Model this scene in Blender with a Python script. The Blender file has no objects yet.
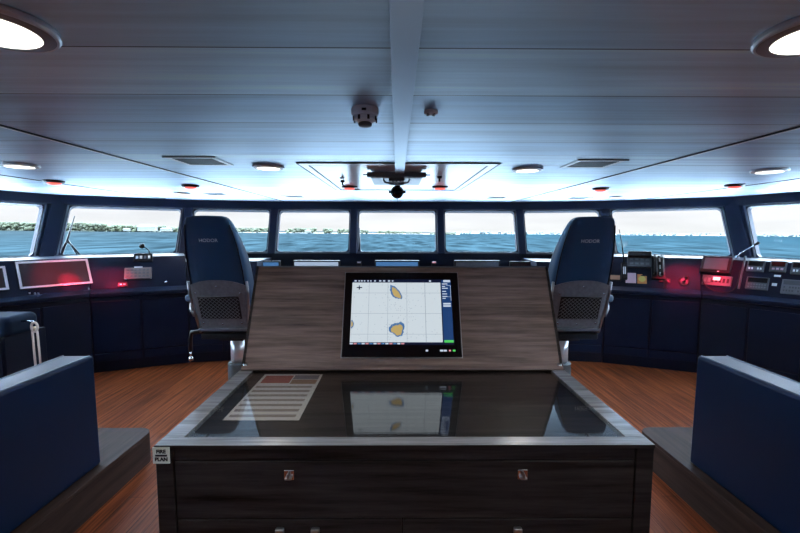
import bpy, bmesh, math, random
from mathutils import Vector, Matrix, Euler
random.seed(7)
C = bpy.context.scene.collection
sc = bpy.context.scene
V = Vector
R = math.radians

# ------------------------------------------------------------------ camera
F, PITCH, YAW, ROLL, EYE = 416.0, 4.74, 0.4, 0.12, 1.60
cd = bpy.data.cameras.new('camera'); cam = bpy.data.objects.new('camera', cd); C.objects.link(cam)
cam.location = (0, 0, EYE)
cam.matrix_world = Matrix.Translation((0, 0, EYE)) @ Matrix.Rotation(R(-YAW), 4, 'Z') @ Matrix.Rotation(R(90-PITCH), 4, 'X') @ Matrix.Rotation(R(ROLL), 4, 'Z')
cd.sensor_width = 36; cd.lens = F/800*36; cd.clip_start = .05; cd.clip_end = 60000
sc.camera = cam
sc.view_settings.view_transform = 'Standard'; sc.view_settings.look = 'None'
sc.view_settings.exposure = 1.0; sc.view_settings.gamma = 1; sc.view_settings.use_curve_mapping = False
cy = sc.cycles
cy.use_denoising = True
cy.max_bounces = 10; cy.diffuse_bounces = 5; cy.glossy_bounces = 5; cy.transparent_max_bounces = 12
cy.sample_clamp_indirect = 6

MW = cam.matrix_world.copy()
def ray(x, y):
    d = V(((x-400)/F, -(y-266.5)/F, -1)); d = MW.to_3x3() @ d
    return d
def oz(x, y, z):
    d = ray(x, y); return V((0, 0, EYE)) + d*((z-EYE)/d.z)
def oplane(x, y, p, n):
    d = ray(x, y); o = V((0, 0, EYE)); return o + d*((p-o).dot(n)/d.dot(n))

# ------------------------------------------------------------------ materials
MATS = {}
def mat(name, col, rough=.5, metal=0, spec=.5, coat=0, emit=None, estr=0, noise=None, bump=None, **k):
    m = bpy.data.materials.new(name); m.use_nodes = True; nt = m.node_tree
    b = nt.nodes['Principled BSDF']
    b.inputs['Base Color'].default_value = (*col, 1); b.inputs['Roughness'].default_value = rough
    b.inputs['Metallic'].default_value = metal; b.inputs['Specular IOR Level'].default_value = spec
    b.inputs['Coat Weight'].default_value = coat; b.inputs['Coat Roughness'].default_value = k.get('coatr', .1)
    if emit: b.inputs['Emission Color'].default_value = (*emit, 1); b.inputs['Emission Strength'].default_value = estr
    tc = nt.nodes.new('ShaderNodeTexCoord')
    if noise:   # (scale xyz, amount)
        mp = nt.nodes.new('ShaderNodeMapping'); mp.inputs['Scale'].default_value = noise[0]
        n = nt.nodes.new('ShaderNodeTexNoise'); n.inputs['Scale'].default_value = 1; n.inputs['Detail'].default_value = 6
        nt.links.new(tc.outputs['Object'], mp.inputs[0]); nt.links.new(mp.outputs[0], n.inputs['Vector'])
        r = nt.nodes.new('ShaderNodeValToRGB')
        a = noise[1]; r.color_ramp.elements[0].position = .3; r.color_ramp.elements[1].position = .7
        r.color_ramp.elements[0].color = (*[c*(1-a) for c in col], 1); r.color_ramp.elements[1].color = (*[min(1, c*(1+a)) for c in col], 1)
        nt.links.new(n.outputs[0], r.inputs[0]); nt.links.new(r.outputs[0], b.inputs['Base Color'])
    if bump:    # (scale xyz, strength, distance)
        mp2 = nt.nodes.new('ShaderNodeMapping'); mp2.inputs['Scale'].default_value = bump[0]
        n2 = nt.nodes.new('ShaderNodeTexNoise'); n2.inputs['Scale'].default_value = 1; n2.inputs['Detail'].default_value = 3
        bp = nt.nodes.new('ShaderNodeBump'); bp.inputs['Strength'].default_value = bump[1]; bp.inputs['Distance'].default_value = bump[2]
        nt.links.new(tc.outputs['Object'], mp2.inputs[0]); nt.links.new(mp2.outputs[0], n2.inputs['Vector'])
        nt.links.new(n2.outputs[0], bp.inputs['Height']); nt.links.new(bp.outputs[0], b.inputs['Normal'])
    MATS[name] = m; return m

def planks(name, c1, c2, width, length, axis, streak, rough, coat=0, mortar=.0015, spec=.5, metal=0, streak_amt=.5, bstr=.25, mcol=(.01, .008, .006)):
    """planks whose long side runs along axis ('X' or 'Y')"""
    m = bpy.data.materials.new(name); m.use_nodes = True; nt = m.node_tree; b = nt.nodes['Principled BSDF']
    tc = nt.nodes.new('ShaderNodeTexCoord'); mp = nt.nodes.new('ShaderNodeMapping')
    if axis == 'Y': mp.inputs['Rotation'].default_value = (0, 0, R(90))
    br = nt.nodes.new('ShaderNodeTexBrick'); br.inputs['Scale'].default_value = 1
    br.inputs['Brick Width'].default_value = length; br.inputs['Row Height'].default_value = width
    br.inputs['Mortar Size'].default_value = mortar; br.inputs['Mortar Smooth'].default_value = .2; br.inputs['Bias'].default_value = 0
    br.inputs['Color1'].default_value = (*c1, 1); br.inputs['Color2'].default_value = (*c2, 1); br.inputs['Mortar'].default_value = (*mcol, 1)
    nt.links.new(tc.outputs['Object'], mp.inputs[0]); nt.links.new(mp.outputs[0], br.inputs['Vector'])
    mp2 = nt.nodes.new('ShaderNodeMapping'); mp2.inputs['Scale'].default_value = streak
    n = nt.nodes.new('ShaderNodeTexNoise'); n.inputs['Scale'].default_value = 1; n.inputs['Detail'].default_value = 7; n.inputs['Roughness'].default_value = .65
    nt.links.new(tc.outputs['Object'], mp2.inputs[0]); nt.links.new(mp2.outputs[0], n.inputs['Vector'])
    mr = nt.nodes.new('ShaderNodeMapRange'); mr.inputs[1].default_value = .3; mr.inputs[2].default_value = .7
    mr.inputs[3].default_value = 1-streak_amt; mr.inputs[4].default_value = 1+streak_amt
    nt.links.new(n.outputs[0], mr.inputs[0])
    mx = nt.nodes.new('ShaderNodeVectorMath'); mx.operation = 'SCALE'
    nt.links.new(br.outputs['Color'], mx.inputs[0]); nt.links.new(mr.outputs[0], mx.inputs['Scale'])
    nt.links.new(mx.outputs[0], b.inputs['Base Color'])
    bp = nt.nodes.new('ShaderNodeBump'); bp.inputs['Strength'].default_value = bstr; bp.inputs['Distance'].default_value = .002
    nt.links.new(n.outputs[0], bp.inputs['Height']); nt.links.new(bp.outputs[0], b.inputs['Normal'])
    b.inputs['Roughness'].default_value = rough; b.inputs['Coat Weight'].default_value = coat; b.inputs['Coat Roughness'].default_value = .15
    b.inputs['Specular IOR Level'].default_value = spec; b.inputs['Metallic'].default_value = metal
    MATS[name] = m; return m

def glass(name, ior, tint=(1, 1, 1), rough=0):
    m = bpy.data.materials.new(name); m.use_nodes = True; nt = m.node_tree; nt.nodes.clear()
    o = nt.nodes.new('ShaderNodeOutputMaterial'); mx = nt.nodes.new('ShaderNodeMixShader')
    t = nt.nodes.new('ShaderNodeBsdfTransparent'); t.inputs[0].default_value = (*tint, 1)
    g = nt.nodes.new('ShaderNodeBsdfGlossy'); g.inputs['Roughness'].default_value = rough
    f = nt.nodes.new('ShaderNodeFresnel'); f.inputs[0].default_value = ior
    ge = nt.nodes.new('ShaderNodeNewGeometry'); mi = nt.nodes.new('ShaderNodeMapRange')
    mi.inputs[3].default_value = ior; mi.inputs[4].default_value = 1/ior; nt.links.new(ge.outputs['Backfacing'], mi.inputs[0]); nt.links.new(mi.outputs[0], f.inputs[0])
    nt.links.new(f.outputs[0], mx.inputs[0]); nt.links.new(t.outputs[0], mx.inputs[1]); nt.links.new(g.outputs[0], mx.inputs[2])
    nt.links.new(mx.outputs[0], o.inputs[0]); MATS[name] = m; return m

mat('navy', (0.0039, 0.0102, 0.0330), .48, spec=.25, coat=.0, noise=((3, 3, 3), .15))
mat('navy_deep', (0.0024, 0.0063, 0.0204), .4, spec=.3)
mat('navy_edge', (.03, .055, .11), .3, coat=.4)
mat('bench_vinyl', (.006, .018, .045), .7, spec=.15)
mat('leather', (0.0018, 0.0216, 0.0787), .42, spec=.25, bump=((260, 260, 260), .25, .001))
mat('chair_leather', (.022, .075, .165), .42, spec=.5, bump=((260, 260, 260), .25, .001))
mat('leather_pale', (.16, .25, .36), .4, bump=((260, 260, 260), .2, .001))
mat('pale_trim', (0.1371, 0.1567, 0.1795), .4)
mat('black', (.006, .006, .008), .35)
mat('black_gloss', (.004, .004, .006), .12)
mat('rubber', (.012, .012, .014), .7)
mat('chrome', (.75, .77, .8), .15, metal=1)
mat('column_metal', (.8, .82, .85), .32, metal=.6)
mat('steel', (.45, .46, .48), .3, metal=1)
mat('net_grey', (.22, .23, .25), .6)
mat('brown_grey', (.20, .20, .22), .5, noise=((40, 40, 40), .15))
mat('rear_paint', (.10, .16, .26), .7)
mat('grey_plastic', (.18, .19, .21), .5)
mat('white_plastic', (.88, .92, .96), .4)
mat('white_paint', (.85, .9, .95), .35)
mat('seam_white', (1, 1, 1), .50, metal=.8)
mat('deck_bounce_paint', (.13, .145, .16), .6)
mat('wing_bounce_paint', (.80, .84, .88), .6)
mat('strip_grey', (.66, .80, .95), .45, metal=.6)
mat('paper', (.9, .84, .75), .8)
mat('paper_red', (.50, .12, .09), .8)
mat('paper_grey', (.25, .24, .27), .8)
mat('paper_tan', (.42, .24, .15), .8)
mat('paper_line', (.42, .35, .30), .8, noise=((60, 200, 1), .4))
mat('sticker', (.72, .74, .62), .6)
mat('ink', (.01, .01, .01), .7)
mat('pink_paper', (.75, .50, .58), .7)
mat('orange', (.7, .25, .06), .6)
mat('yellow', (.7, .55, .12), .6)
mat('bezel_pink', (.95, .84, .84), .35)
mat('screen_off', (.035, .015, .020), .45, spec=.6)
mat('grille', (.10, .11, .12), .5)
mat('rim_warm', (.26, .22, .22), .35)
mat('lens_white', (.9, .88, .8), .3, emit=(1, .95, .85), estr=1.3)
mat('lens_red', (.5, .03, .02), .3, emit=(1, .16, .13), estr=.7)
mat('label_white', (1, 1, 1), .5)
mat('lamp_pink', (.9, .6, .6), .3, emit=(1, .45, .4), estr=.9)
mat('scr_sea', (.02, .02, .02), .25, emit=(.62, .70, .76), estr=1.0)
mat('scr_line', (.02, .02, .02), .25, emit=(.30, .36, .42), estr=1.0)
mat('scr_navy', (.004, .005, .01), .25, emit=(.012, .05, .17), estr=1.0)
mat('scr_dark', (.004, .005, .01), .25, emit=(.004, .008, .03), estr=1.0)
mat('scr_land', (.02, .02, .02), .25, emit=(.52, .38, .14), estr=1.0)
mat('scr_blue', (.02, .02, .02), .25, emit=(.06, .17, .38), estr=1.0)
mat('scr_text', (.02, .02, .02), .25, emit=(.55, .65, .8), estr=1.0)
mat('scr_green', (.02, .02, .02), .25, emit=(.08, .6, .12), estr=1.0)
mat('scr_red', (.02, .02, .02), .25, emit=(.6, .25, .3), estr=1.0)
mat('scr_pale', (.02, .02, .02), .25, emit=(.35, .45, .6), estr=1.0)
mat('brass', (.75, .62, .45), .3, metal=.7)
mat('strap', (.75, .62, .55), .6)
mat('sand', (0.1175, 0.1110, 0.1012), .9)
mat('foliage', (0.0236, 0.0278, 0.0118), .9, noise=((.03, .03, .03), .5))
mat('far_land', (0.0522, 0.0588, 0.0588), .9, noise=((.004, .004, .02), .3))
mat('house_wall', (0.0979, 0.0979, 0.0947), .7)
mat('house_roof', (0.0588, 0.0539, 0.0522), .7)
mat('house_window', (.08, .10, .12), .3)
glass('window_glass', 1.10)
glass('table_glass', 1.48, (.97, .98, .98))
planks('floor_wood', (.34, .085, .026), (.23, .055, .017), .09, 1.6, 'Y', (45, 1.4, 1), .5, coat=0, spec=.2, streak_amt=.8)
planks('oak', (.26, .18, .145), (.22, .155, .125), 1.3, 3.0, 'X', (2.2, 38, 38), .55, coat=0, spec=.3, mortar=0, streak_amt=.6)
planks('oak_shaded', (0.0255, 0.0210, 0.0203), (.030, .025, .024), 1.3, 3.0, 'X', (2.2, 38, 38), .45, spec=.25, coat=.0, mortar=0, streak_amt=.95)  # shaded copy of the desk oak, its darkness put into the colour
planks('oak_rail_sheen', (.36, .36, .36), (.32, .32, .32), 1.3, 3.0, 'X', (2.2, 38, 38), .22, coat=1.0, mortar=0, streak_amt=.45, spec=.8, bstr=.1)  # rail oak paled, with the windows' reflection put into its colour
planks('oak_platform', (.075, .046, .038), (.06, .037, .031), 1.3, 3.0, 'Y', (22, 1.4, 22), .6, coat=0, spec=.2, mortar=0, streak_amt=.5)
planks('ceiling_panel', (.78, .90, 1.0), (.54, .68, .82), .362, 40, 'X', (.5, 14, 1), .46, coat=0, mortar=.003, streak_amt=.20, bstr=.25, spec=.5, metal=.8, mcol=(.08, .10, .14))
for q_ in ('ceiling_panel', 'seam_white', 'strip_grey'):
  nt_ = MATS[q_].node_tree; b_ = nt_.nodes['Principled BSDF']   # brushed across the ship
  tg_ = nt_.nodes.new('ShaderNodeCombineXYZ'); tg_.inputs[0].default_value = 1; nt_.links.new(tg_.outputs[0], b_.inputs['Tangent'])
  b_.inputs['Anisotropic'].default_value = .85
planks('hatch_panel', (.93, .96, 1), (.9, .94, .98), .9, 40, 'X', (.35, 9, 1), .22, coat=0, mortar=0, streak_amt=.05, bstr=.15, spec=.6, metal=0)

for q in ['scr_green', 'scr_red', 'scr_pale', 'scr_sea', 'scr_line', 'scr_navy', 'scr_dark', 'scr_land', 'scr_blue', 'scr_text']: MATS[q].node_tree.nodes['Principled BSDF'].inputs['Emission Strength'].default_value = .48
# sea
def sea_material():
    m = bpy.data.materials.new('sea_water'); m.use_nodes = True; nt = m.node_tree; b = nt.nodes['Principled BSDF']
    tc = nt.nodes.new('ShaderNodeTexCoord')
    def nz(scale, det):
        mp = nt.nodes.new('ShaderNodeMapping'); mp.inputs['Scale'].default_value = scale
        n = nt.nodes.new('ShaderNodeTexNoise'); n.inputs['Scale'].default_value = 1; n.inputs['Detail'].default_value = det
        n.inputs['Roughness'].default_value = .6
        nt.links.new(tc.outputs['Object'], mp.inputs[0]); nt.links.new(mp.outputs[0], n.inputs['Vector']); return n
    n1 = nz((.09, .022, .1), 9); n2 = nz((.004, .0025, .01), 4)
    sx = nt.nodes.new('ShaderNodeSeparateXYZ'); nt.links.new(tc.outputs['Object'], sx.inputs[0])
    dv = nt.nodes.new('ShaderNodeMapRange'); dv.inputs[1].default_value = -700; dv.inputs[2].default_value = 500
    nt.links.new(sx.outputs[0], dv.inputs[0])
    r0 = nt.nodes.new('ShaderNodeValToRGB')
    r0.color_ramp.elements[0].color = (.0105, .0152, .0172, 1); r0.color_ramp.elements[1].color = (.0062, .0138, .0178, 1)
    nt.links.new(dv.outputs[0], r0.inputs[0])
    mr = nt.nodes.new('ShaderNodeMapRange'); mr.inputs[1].default_value = .38; mr.inputs[2].default_value = .62
    mr.inputs[3].default_value = .45; mr.inputs[4].default_value = 1.5
    nt.links.new(n1.outputs[0], mr.inputs[0])
    mr2 = nt.nodes.new('ShaderNodeMapRange'); mr2.inputs[1].default_value = .3; mr2.inputs[2].default_value = .7
    mr2.inputs[3].default_value = .85; mr2.inputs[4].default_value = 1.15
    nt.links.new(n2.outputs[0], mr2.inputs[0])
    mu = nt.nodes.new('ShaderNodeMath'); mu.operation = 'MULTIPLY'; nt.links.new(mr.outputs[0], mu.inputs[0]); nt.links.new(mr2.outputs[0], mu.inputs[1])
    s = nt.nodes.new('ShaderNodeVectorMath'); s.operation = 'SCALE'; nt.links.new(r0.outputs[0], s.inputs[0]); nt.links.new(mu.outputs[0], s.inputs['Scale'])
    df = nt.nodes.new('ShaderNodeBsdfDiffuse'); nt.links.new(s.outputs[0], df.inputs[0]); nt.links.new(df.outputs[0], nt.nodes['Material Output'].inputs[0])
    bp = nt.nodes.new('ShaderNodeBump'); bp.inputs['Strength'].default_value = .5; bp.inputs['Distance'].default_value = .5
    nt.links.new(n1.outputs[0], bp.inputs['Height']); nt.links.new(bp.outputs[0], df.inputs['Normal'])
    MATS['sea_water'] = m
sea_material()

# world: pale overcast sky, brighter overhead than at the horizon
w = bpy.data.worlds.new('sky'); sc.world = w; w.use_nodes = True; nt = w.node_tree
bg = nt.nodes['Background']; tc = nt.nodes.new('ShaderNodeTexCoord'); sx = nt.nodes.new('ShaderNodeSeparateXYZ')
nt.links.new(tc.outputs['Generated'], sx.inputs[0])
r1 = nt.nodes.new('ShaderNodeValToRGB'); nt.links.new(sx.outputs[2], r1.inputs[0])
els = r1.color_ramp.elements
els[0].position = 0; els[0].color = (.96, .99, 1.0, 1); els[1].position = 1; els[1].color = (.58, .79, 1.0, 1)
e = els.new(.3); e.color = (.62, .82, 1, 1)
e = els.new(.05); e.color = (.92, .95, 1, 1)
mpw = nt.nodes.new('ShaderNodeMapping'); mpw.inputs['Scale'].default_value = (3, 3, 22)
nw = nt.nodes.new('ShaderNodeTexNoise'); nw.inputs['Scale'].default_value = 1.6; nw.inputs['Detail'].default_value = 6
nt.links.new(tc.outputs['Generated'], mpw.inputs[0]); nt.links.new(mpw.outputs[0], nw.inputs['Vector'])
mrw = nt.nodes.new('ShaderNodeMapRange'); mrw.inputs[1].default_value = .35; mrw.inputs[2].default_value = .65; mrw.inputs[3].default_value = .97; mrw.inputs[4].default_value = 1.12
nt.links.new(nw.outputs[0], mrw.inputs[0])
r2 = nt.nodes.new('ShaderNodeMapRange'); r2.inputs[1].default_value = .06; r2.inputs[2].default_value = .6; r2.inputs[3].default_value = .475; r2.inputs[4].default_value = 18
nt.links.new(sx.outputs[2], r2.inputs[0])
mw = nt.nodes.new('ShaderNodeMath'); mw.operation = 'MULTIPLY'; nt.links.new(mrw.outputs[0], mw.inputs[0]); nt.links.new(r2.outputs[0], mw.inputs[1])
nt.links.new(r1.outputs[0], bg.inputs[0]); nt.links.new(mw.outputs[0], bg.inputs[1])

# ------------------------------------------------------------------ mesh helpers
class M:
    def __init__(s): s.v = []; s.f = []; s.m = []
    def add(s, vs, fs, mi=0, T=None):
        o = len(s.v)
        s.v += [tuple((T @ V(p)) if T else p) for p in vs]
        s.f += [tuple(o+i for i in f) for f in fs]; s.m += [mi]*len(fs); return s
    def box(s, x0, x1, y0, y1, z0, z1, mi=0, T=None):
        vs = [(x, y, z) for z in (z0, z1) for y in (y0, y1) for x in (x0, x1)]
        return s.add(vs, [(0, 2, 3, 1), (4, 5, 7, 6), (0, 1, 5, 4), (2, 6, 7, 3), (0, 4, 6, 2), (1, 3, 7, 5)], mi, T)
    def hexa(s, b, t, mi=0):          # b, t: four points each, same order
        return s.add(list(b)+list(t), [(3, 2, 1, 0), (4, 5, 6, 7)]+[(i, (i+1) % 4, 4+(i+1) % 4, 4+i) for i in range(4)], mi)
    def tube(s, path, r, n=10, mi=0, cap=True, T=None):
        path = [V(p) for p in path]; rs = r if isinstance(r, (list, tuple)) else [r]*len(path)
        vs = []; prev = None
        for i, p in enumerate(path):
            a = path[max(0, i-1)]; b = path[min(len(path)-1, i+1)]; d = (b-a)
            if d.length < 1e-9: d = V((0, 0, 1))
            d.normalize()
            if prev is None:
                u = d.orthogonal().normalized()
            else:
                u = prev - d*prev.dot(d)
                u = u.normalized() if u.length > 1e-6 else d.orthogonal().normalized()
            prev = u; w_ = d.cross(u)
            for k in range(n):
                t = 2*math.pi*k/n; vs.append(p + (u*math.cos(t)+w_*math.sin(t))*rs[i])
        fs = [(i*n+k, i*n+(k+1) % n, (i+1)*n+(k+1) % n, (i+1)*n+k) for i in range(len(path)-1) for k in range(n)]
        if cap: fs += [tuple(range(n))[::-1], tuple((len(path)-1)*n+k for k in range(n))]
        return s.add(vs, fs, mi, T)
    def lathe(s, prof, c=(0, 0, 0), n=32, mi=0, T=None):   # prof [(r,z)]
        vs = []
        for r, z in prof:
            for k in range(n):
                t = 2*math.pi*k/n; vs.append((c[0]+r*math.cos(t), c[1]+r*math.sin(t), c[2]+z))
        fs = [(i*n+k, i*n+(k+1) % n, (i+1)*n+(k+1) % n, (i+1)*n+k) for i in range(len(prof)-1) for k in range(n)]
        fs += [tuple(range(n))[::-1], tuple((len(prof)-1)*n+k for k in range(n))]
        return s.add(vs, fs, mi, T)
    def prism(s, pts, z0, z1, mi=0, T=None):   # ccw polygon xy
        n = len(pts)
        vs = [(x, y, z0) for x, y in pts]+[(x, y, z1) for x, y in pts]
        return s.add(vs, [tuple(range(n))[::-1], tuple(range(n, 2*n))]+[(i, (i+1) % n, n+(i+1) % n, n+i) for i in range(n)], mi, T)
    def loft(s, rings, mi=0, cap=True, T=None):
        n = len(rings[0]); vs = [p for r in rings for p in r]
        fs = [(i*n+k, i*n+(k+1) % n, (i+1)*n+(k+1) % n, (i+1)*n+k) for i in range(len(rings)-1) for k in range(n)]
        if cap: fs += [tuple(range(n))[::-1], tuple((len(rings)-1)*n+k for k in range(n))]
        return s.add(vs, fs, mi, T)
    def build(s, name, mats, parent=None, bevel=0, smooth=False, sub=0, seg=2, solid=0):
        me = bpy.data.meshes.new(name); me.from_pydata(s.v, [], s.f)
        if isinstance(mats, str): mats = [mats]
        for q in mats: me.materials.append(MATS[q])
        me.polygons.foreach_set('material_index', s.m)
        bm = bmesh.new(); bm.from_mesh(me); bmesh.ops.recalc_face_normals(bm, faces=bm.faces); bm.to_mesh(me); bm.free()
        if smooth: me.polygons.foreach_set('use_smooth', [True]*len(me.polygons))
        me.update()
        o = bpy.data.objects.new(name, me); C.objects.link(o)
        if parent: o.parent = parent
        if solid:
            q = o.modifiers.new('solid', 'SOLIDIFY'); q.thickness = solid; q.offset = 0
        if bevel:
            q = o.modifiers.new('bevel', 'BEVEL'); q.width = bevel; q.segments = seg; q.limit_method = 'ANGLE'; q.angle_limit = R(35)
            if not smooth:
                me.polygons.foreach_set('use_smooth', [True]*len(me.polygons))
                q.harden_normals = True
        if sub:
            q = o.modifiers.new('sub', 'SUBSURF'); q.levels = q.render_levels = sub
        return o

def thing(name, label, cat, loc=(0, 0, 0), rot=None, group=None, mx=None):
    o = bpy.data.objects.new(name, None); o.empty_display_size = .1; C.objects.link(o)
    if mx is not None: o.matrix_world = mx
    else:
        o.location = loc
        if rot: o.rotation_euler = rot
    return tag(o, label, cat, group)
def tag(o, label=None, cat=None, group=None, kind=None):
    if label: o['label'] = label
    if cat: o['category'] = cat
    if group: o['group'] = group
    if kind: o['kind'] = kind
    return o
def struct(o, kind='structure'): o['kind'] = kind; return o
def copy_tree(o, parent=None):
    c = o.copy(); C.objects.link(c); c.parent = parent
    for ch in [q for q in o.children]:
        copy_tree(ch, c)
    return c
def text(s, size, matname, parent, T, name='lettering', extr=.0006, bold=0, spacing=1):
    cu = bpy.data.curves.new(name, 'FONT'); cu.body = s; cu.size = size; cu.extrude = extr; cu.align_x = 'CENTER'; cu.align_y = 'CENTER'
    cu.offset = bold; cu.space_character = spacing
    t = bpy.data.objects.new(name, cu); C.objects.link(t); cu.materials.append(MATS[matname])
    dg = bpy.context.evaluated_depsgraph_get(); dg.update()
    me = bpy.data.meshes.new_from_object(t.evaluated_get(dg)); bpy.data.objects.remove(t)
    o = bpy.data.objects.new(name, me); C.objects.link(o); o.parent = parent; o.matrix_local = T
    if not me.materials: me.materials.append(MATS[matname])
    return o
def frame_mx(o, x, y, z):
    return Matrix(((x.x, y.x, z.x, o.x), (x.y, y.y, z.y, o.y), (x.z, y.z, z.z, o.z), (0, 0, 0, 1)))

# ------------------------------------------------------------------ room shell
CZ, SZ, HZ = 2.06, 1.30, 1.925
Wr = [(.656, 6.2), (1.87, 6.2), (3.03, 5.9), (4.30, 5.1), (4.72, 3.6), (4.95, 2.1), (5.0, .6), (5.0, -2.6)]
def mirror(p): return [(-x, y) for x, y in reversed(p)]
Wall = mirror(Wr) + Wr                      # left rear -> front -> right rear
NW = len(Wall)
def offset(poly, d):                         # outward (left of travel direction is outward for this order)
    res = []
    for i, p in enumerate(poly):
        ns = []
        for a, b in ((i-1, i), (i, i+1)):
            if a >= 0 and b < len(poly):
                t = V(poly[b])-V(poly[a]); t.normalize(); ns.append(V((-t.y, t.x)))
        n = (ns[0]+ns[-1]); n.normalize(); k = d/max(.5, n.dot(ns[0]))
        res.append((p[0]+n.x*k, p[1]+n.y*k))
    return res
RAKE = .33
_off = offset(Wall, RAKE)
Top = [(x*1.01, y+.33) if y > 5 else (ox, oy+.02) if y > .5 else (ox, oy) for (x, y), (ox, oy) in zip(Wall, _off)]
Top = [((abs(x)/x)*4.90, 3.80) if abs(y-3.6) < .01 or abs(oy_-3.6) < .01 else (x, y) for (x, y), (_, oy_) in zip(Top, Wall)]
# keep the aft solid wall upright-ish
def wp(i, z):                                # point on wall line i at height z (raked above the sill)
    t = (z-SZ)/(CZ-SZ) if z > SZ else 0
    a, b = Wall[i], Top[i]
    return V((a[0]+(b[0]-a[0])*t, a[1]+(b[1]-a[1])*t, z))

outer = offset(Wall, RAKE+.30)
q = M().prism(outer, -.12, 0.0); struct(q.build('floor', 'floor_wood'))
q = M().prism(outer, CZ, CZ+.10); ceiling = struct(q.build('ceiling', 'ceiling_panel'))
# ceiling cover strips (longitudinal seams)
def seam(n, x, y0, y1, m='navy_deep', w_=.012, d=.006):
    mm = M(); mm.box(x-w_/2, x+w_/2, y0, y1, CZ-d, CZ+.002, 0)
    mm.box(x-w_/2-.018 if x < 0 else x+w_/2, x-w_/2 if x < 0 else x+w_/2+.018, y0, y1, CZ-.005, CZ+.002, 1)
    return struct(mm.build('trim_%d' % n, [m, 'seam_white']))
seam(1, -1.72, -2.5, 6.4); seam(2, 1.74, -2.5, 6.4)
seam(3, -3.24, -2.5, 5.9, w_=.006); seam(4, 3.40, -2.5, 5.85, w_=.008)

def facet_uv(i, u, z):
    return wp(i, z).lerp(wp(i+1, z), u)
def wall_name(i):
    x = (Wall[i][0]+Wall[i+1][0])/2
    return x
nwin = 0
names = {0: 'wall_left', 14: 'wall_right'}
for i in range(NW-1):
    a, b = wp(i, SZ), wp(i+1, SZ); L = (b-a).length
    t = (b-a).normalized(); nout = V((-t.y, t.x, 0))
    windowed = True  # side windows run on behind the camera, added to let in daylight
    # lower wall below the sill
    mm = M()
    a0, b0 = V((a.x, a.y, 0)), V((b.x, b.y, 0))
    mm.hexa([a0, b0, b0+nout*.12, a0+nout*.12], [a, b, b+nout*.12, a+nout*.12])
    if not windowed:
        at, bt = wp(i, CZ), wp(i+1, CZ)
        mm.hexa([a, b, b+nout*.12, a+nout*.12], [at, bt, bt+nout*.12, at+nout*.12])
    struct(mm.build('wall_' + {True: 'left', False: 'right'}[(a.x+b.x) < 0] if abs(a.x+b.x) > 1.4 else 'wall_front', 'navy_deep'))
    if not windowed: continue
    nwin += 1
    # plate with a rounded hole
    m_ = .075 if abs(a.x+b.x) < 6.5 else .10
    mA = m_ + (.035 if abs(abs(a.x)-4.30) < .1 else 0); mB = m_ + (.035 if abs(abs(b.x)-4.30) < .1 else 0)
    u0, u1 = mA/L, 1-mB/L; z0, z1 = SZ+.012, HZ
    def P(s_, z): return facet_uv(i, s_, z)
    def rr(u0, u1, z0, z1, r, n=5):
        pts = []
        ru = r/L; rz = r
        for cu, cz, a0_ in ((u1-ru, z1-rz, 0), (u0+ru, z1-rz, 90), (u0+ru, z0+rz, 180), (u1-ru, z0+rz, 270)):
            for k in range(n+1):
                t_ = R(a0_+90*k/n); pts.append((cu+ru*math.cos(t_), cz+rz*math.sin(t_)))
        return pts
    up = (wp(i, CZ)-wp(i, SZ)); nrm = t.cross(up).normalized()
    if nrm.dot(nout) < 0: nrm = -nrm
    hole = rr(u0, u1, z0, z1, .045)
    outr = rr(0, 1, SZ-.01, CZ+.0, .0001)
    n = len(hole)
    vs = [P(*p) for p in outr]+[P(*p) for p in hole]
    vs2 = [p+nrm*.07 for p in vs]
    fs = [(k, (k+1) % n, n+(k+1) % n, n+k) for k in range(n)]
    N2 = 2*n
    mm = M(); mm.add(vs+vs2, fs+[tuple(j+N2 for j in reversed(f)) for f in fs] + [(k, (k+1) % n, N2+(k+1) % n, N2+k) for k in range(n)])
    mm.add(vs+vs2, [(n+k, n+(k+1) % n, N2+n+(k+1) % n, N2+n+k) for k in range(n)], 1)
    wo = struct(mm.build('window_%d' % nwin, ['navy', 'navy']))
    # pale gasket ring just inside the plate
    g = M(); d = .011
    def bar(p0, p1, q0, q1):
        pts = [P(*p0), P(*p1), P(*q1), P(*q0)]
        g.hexa([p-nrm*.012 for p in pts], [p+nrm*.001 for p in pts])
    e = .016/L; zt = .014
    bar((u0-e*1.6, z0-.006), (u0-e*.6, z0-.006), (u0-e*1.6, z1+.012), (u0-e*.6, z1+.012))
    bar((u1+e*.6, z0-.006), (u1+e*1.6, z0-.006), (u1+e*.6, z1+.012), (u1+e*1.6, z1+.012))
    bar((u0-e*1.6, z1+.006), (u1+e*1.6, z1+.006), (u0-e*1.6, z1+.014), (u1+e*1.6, z1+.014))
    g.build('window_frame', 'pale_trim', wo)
    gl = M(); pts = [P(u0-.005, z0-.01), P(u1+.005, z0-.01), P(u1+.005, z1+.01), P(u0-.005, z1+.01)]
    gl.hexa([p+nrm*.035 for p in pts], [p+nrm*.043 for p in pts])
    gl.build('pane', 'window_glass', wo)

# back wall
mm = M(); mm.box(-5.3, 5.3, -2.75, -2.6, 0, CZ)
mm_o = mm.build('wall_rear', 'rear_paint'); struct(mm_o)

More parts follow.
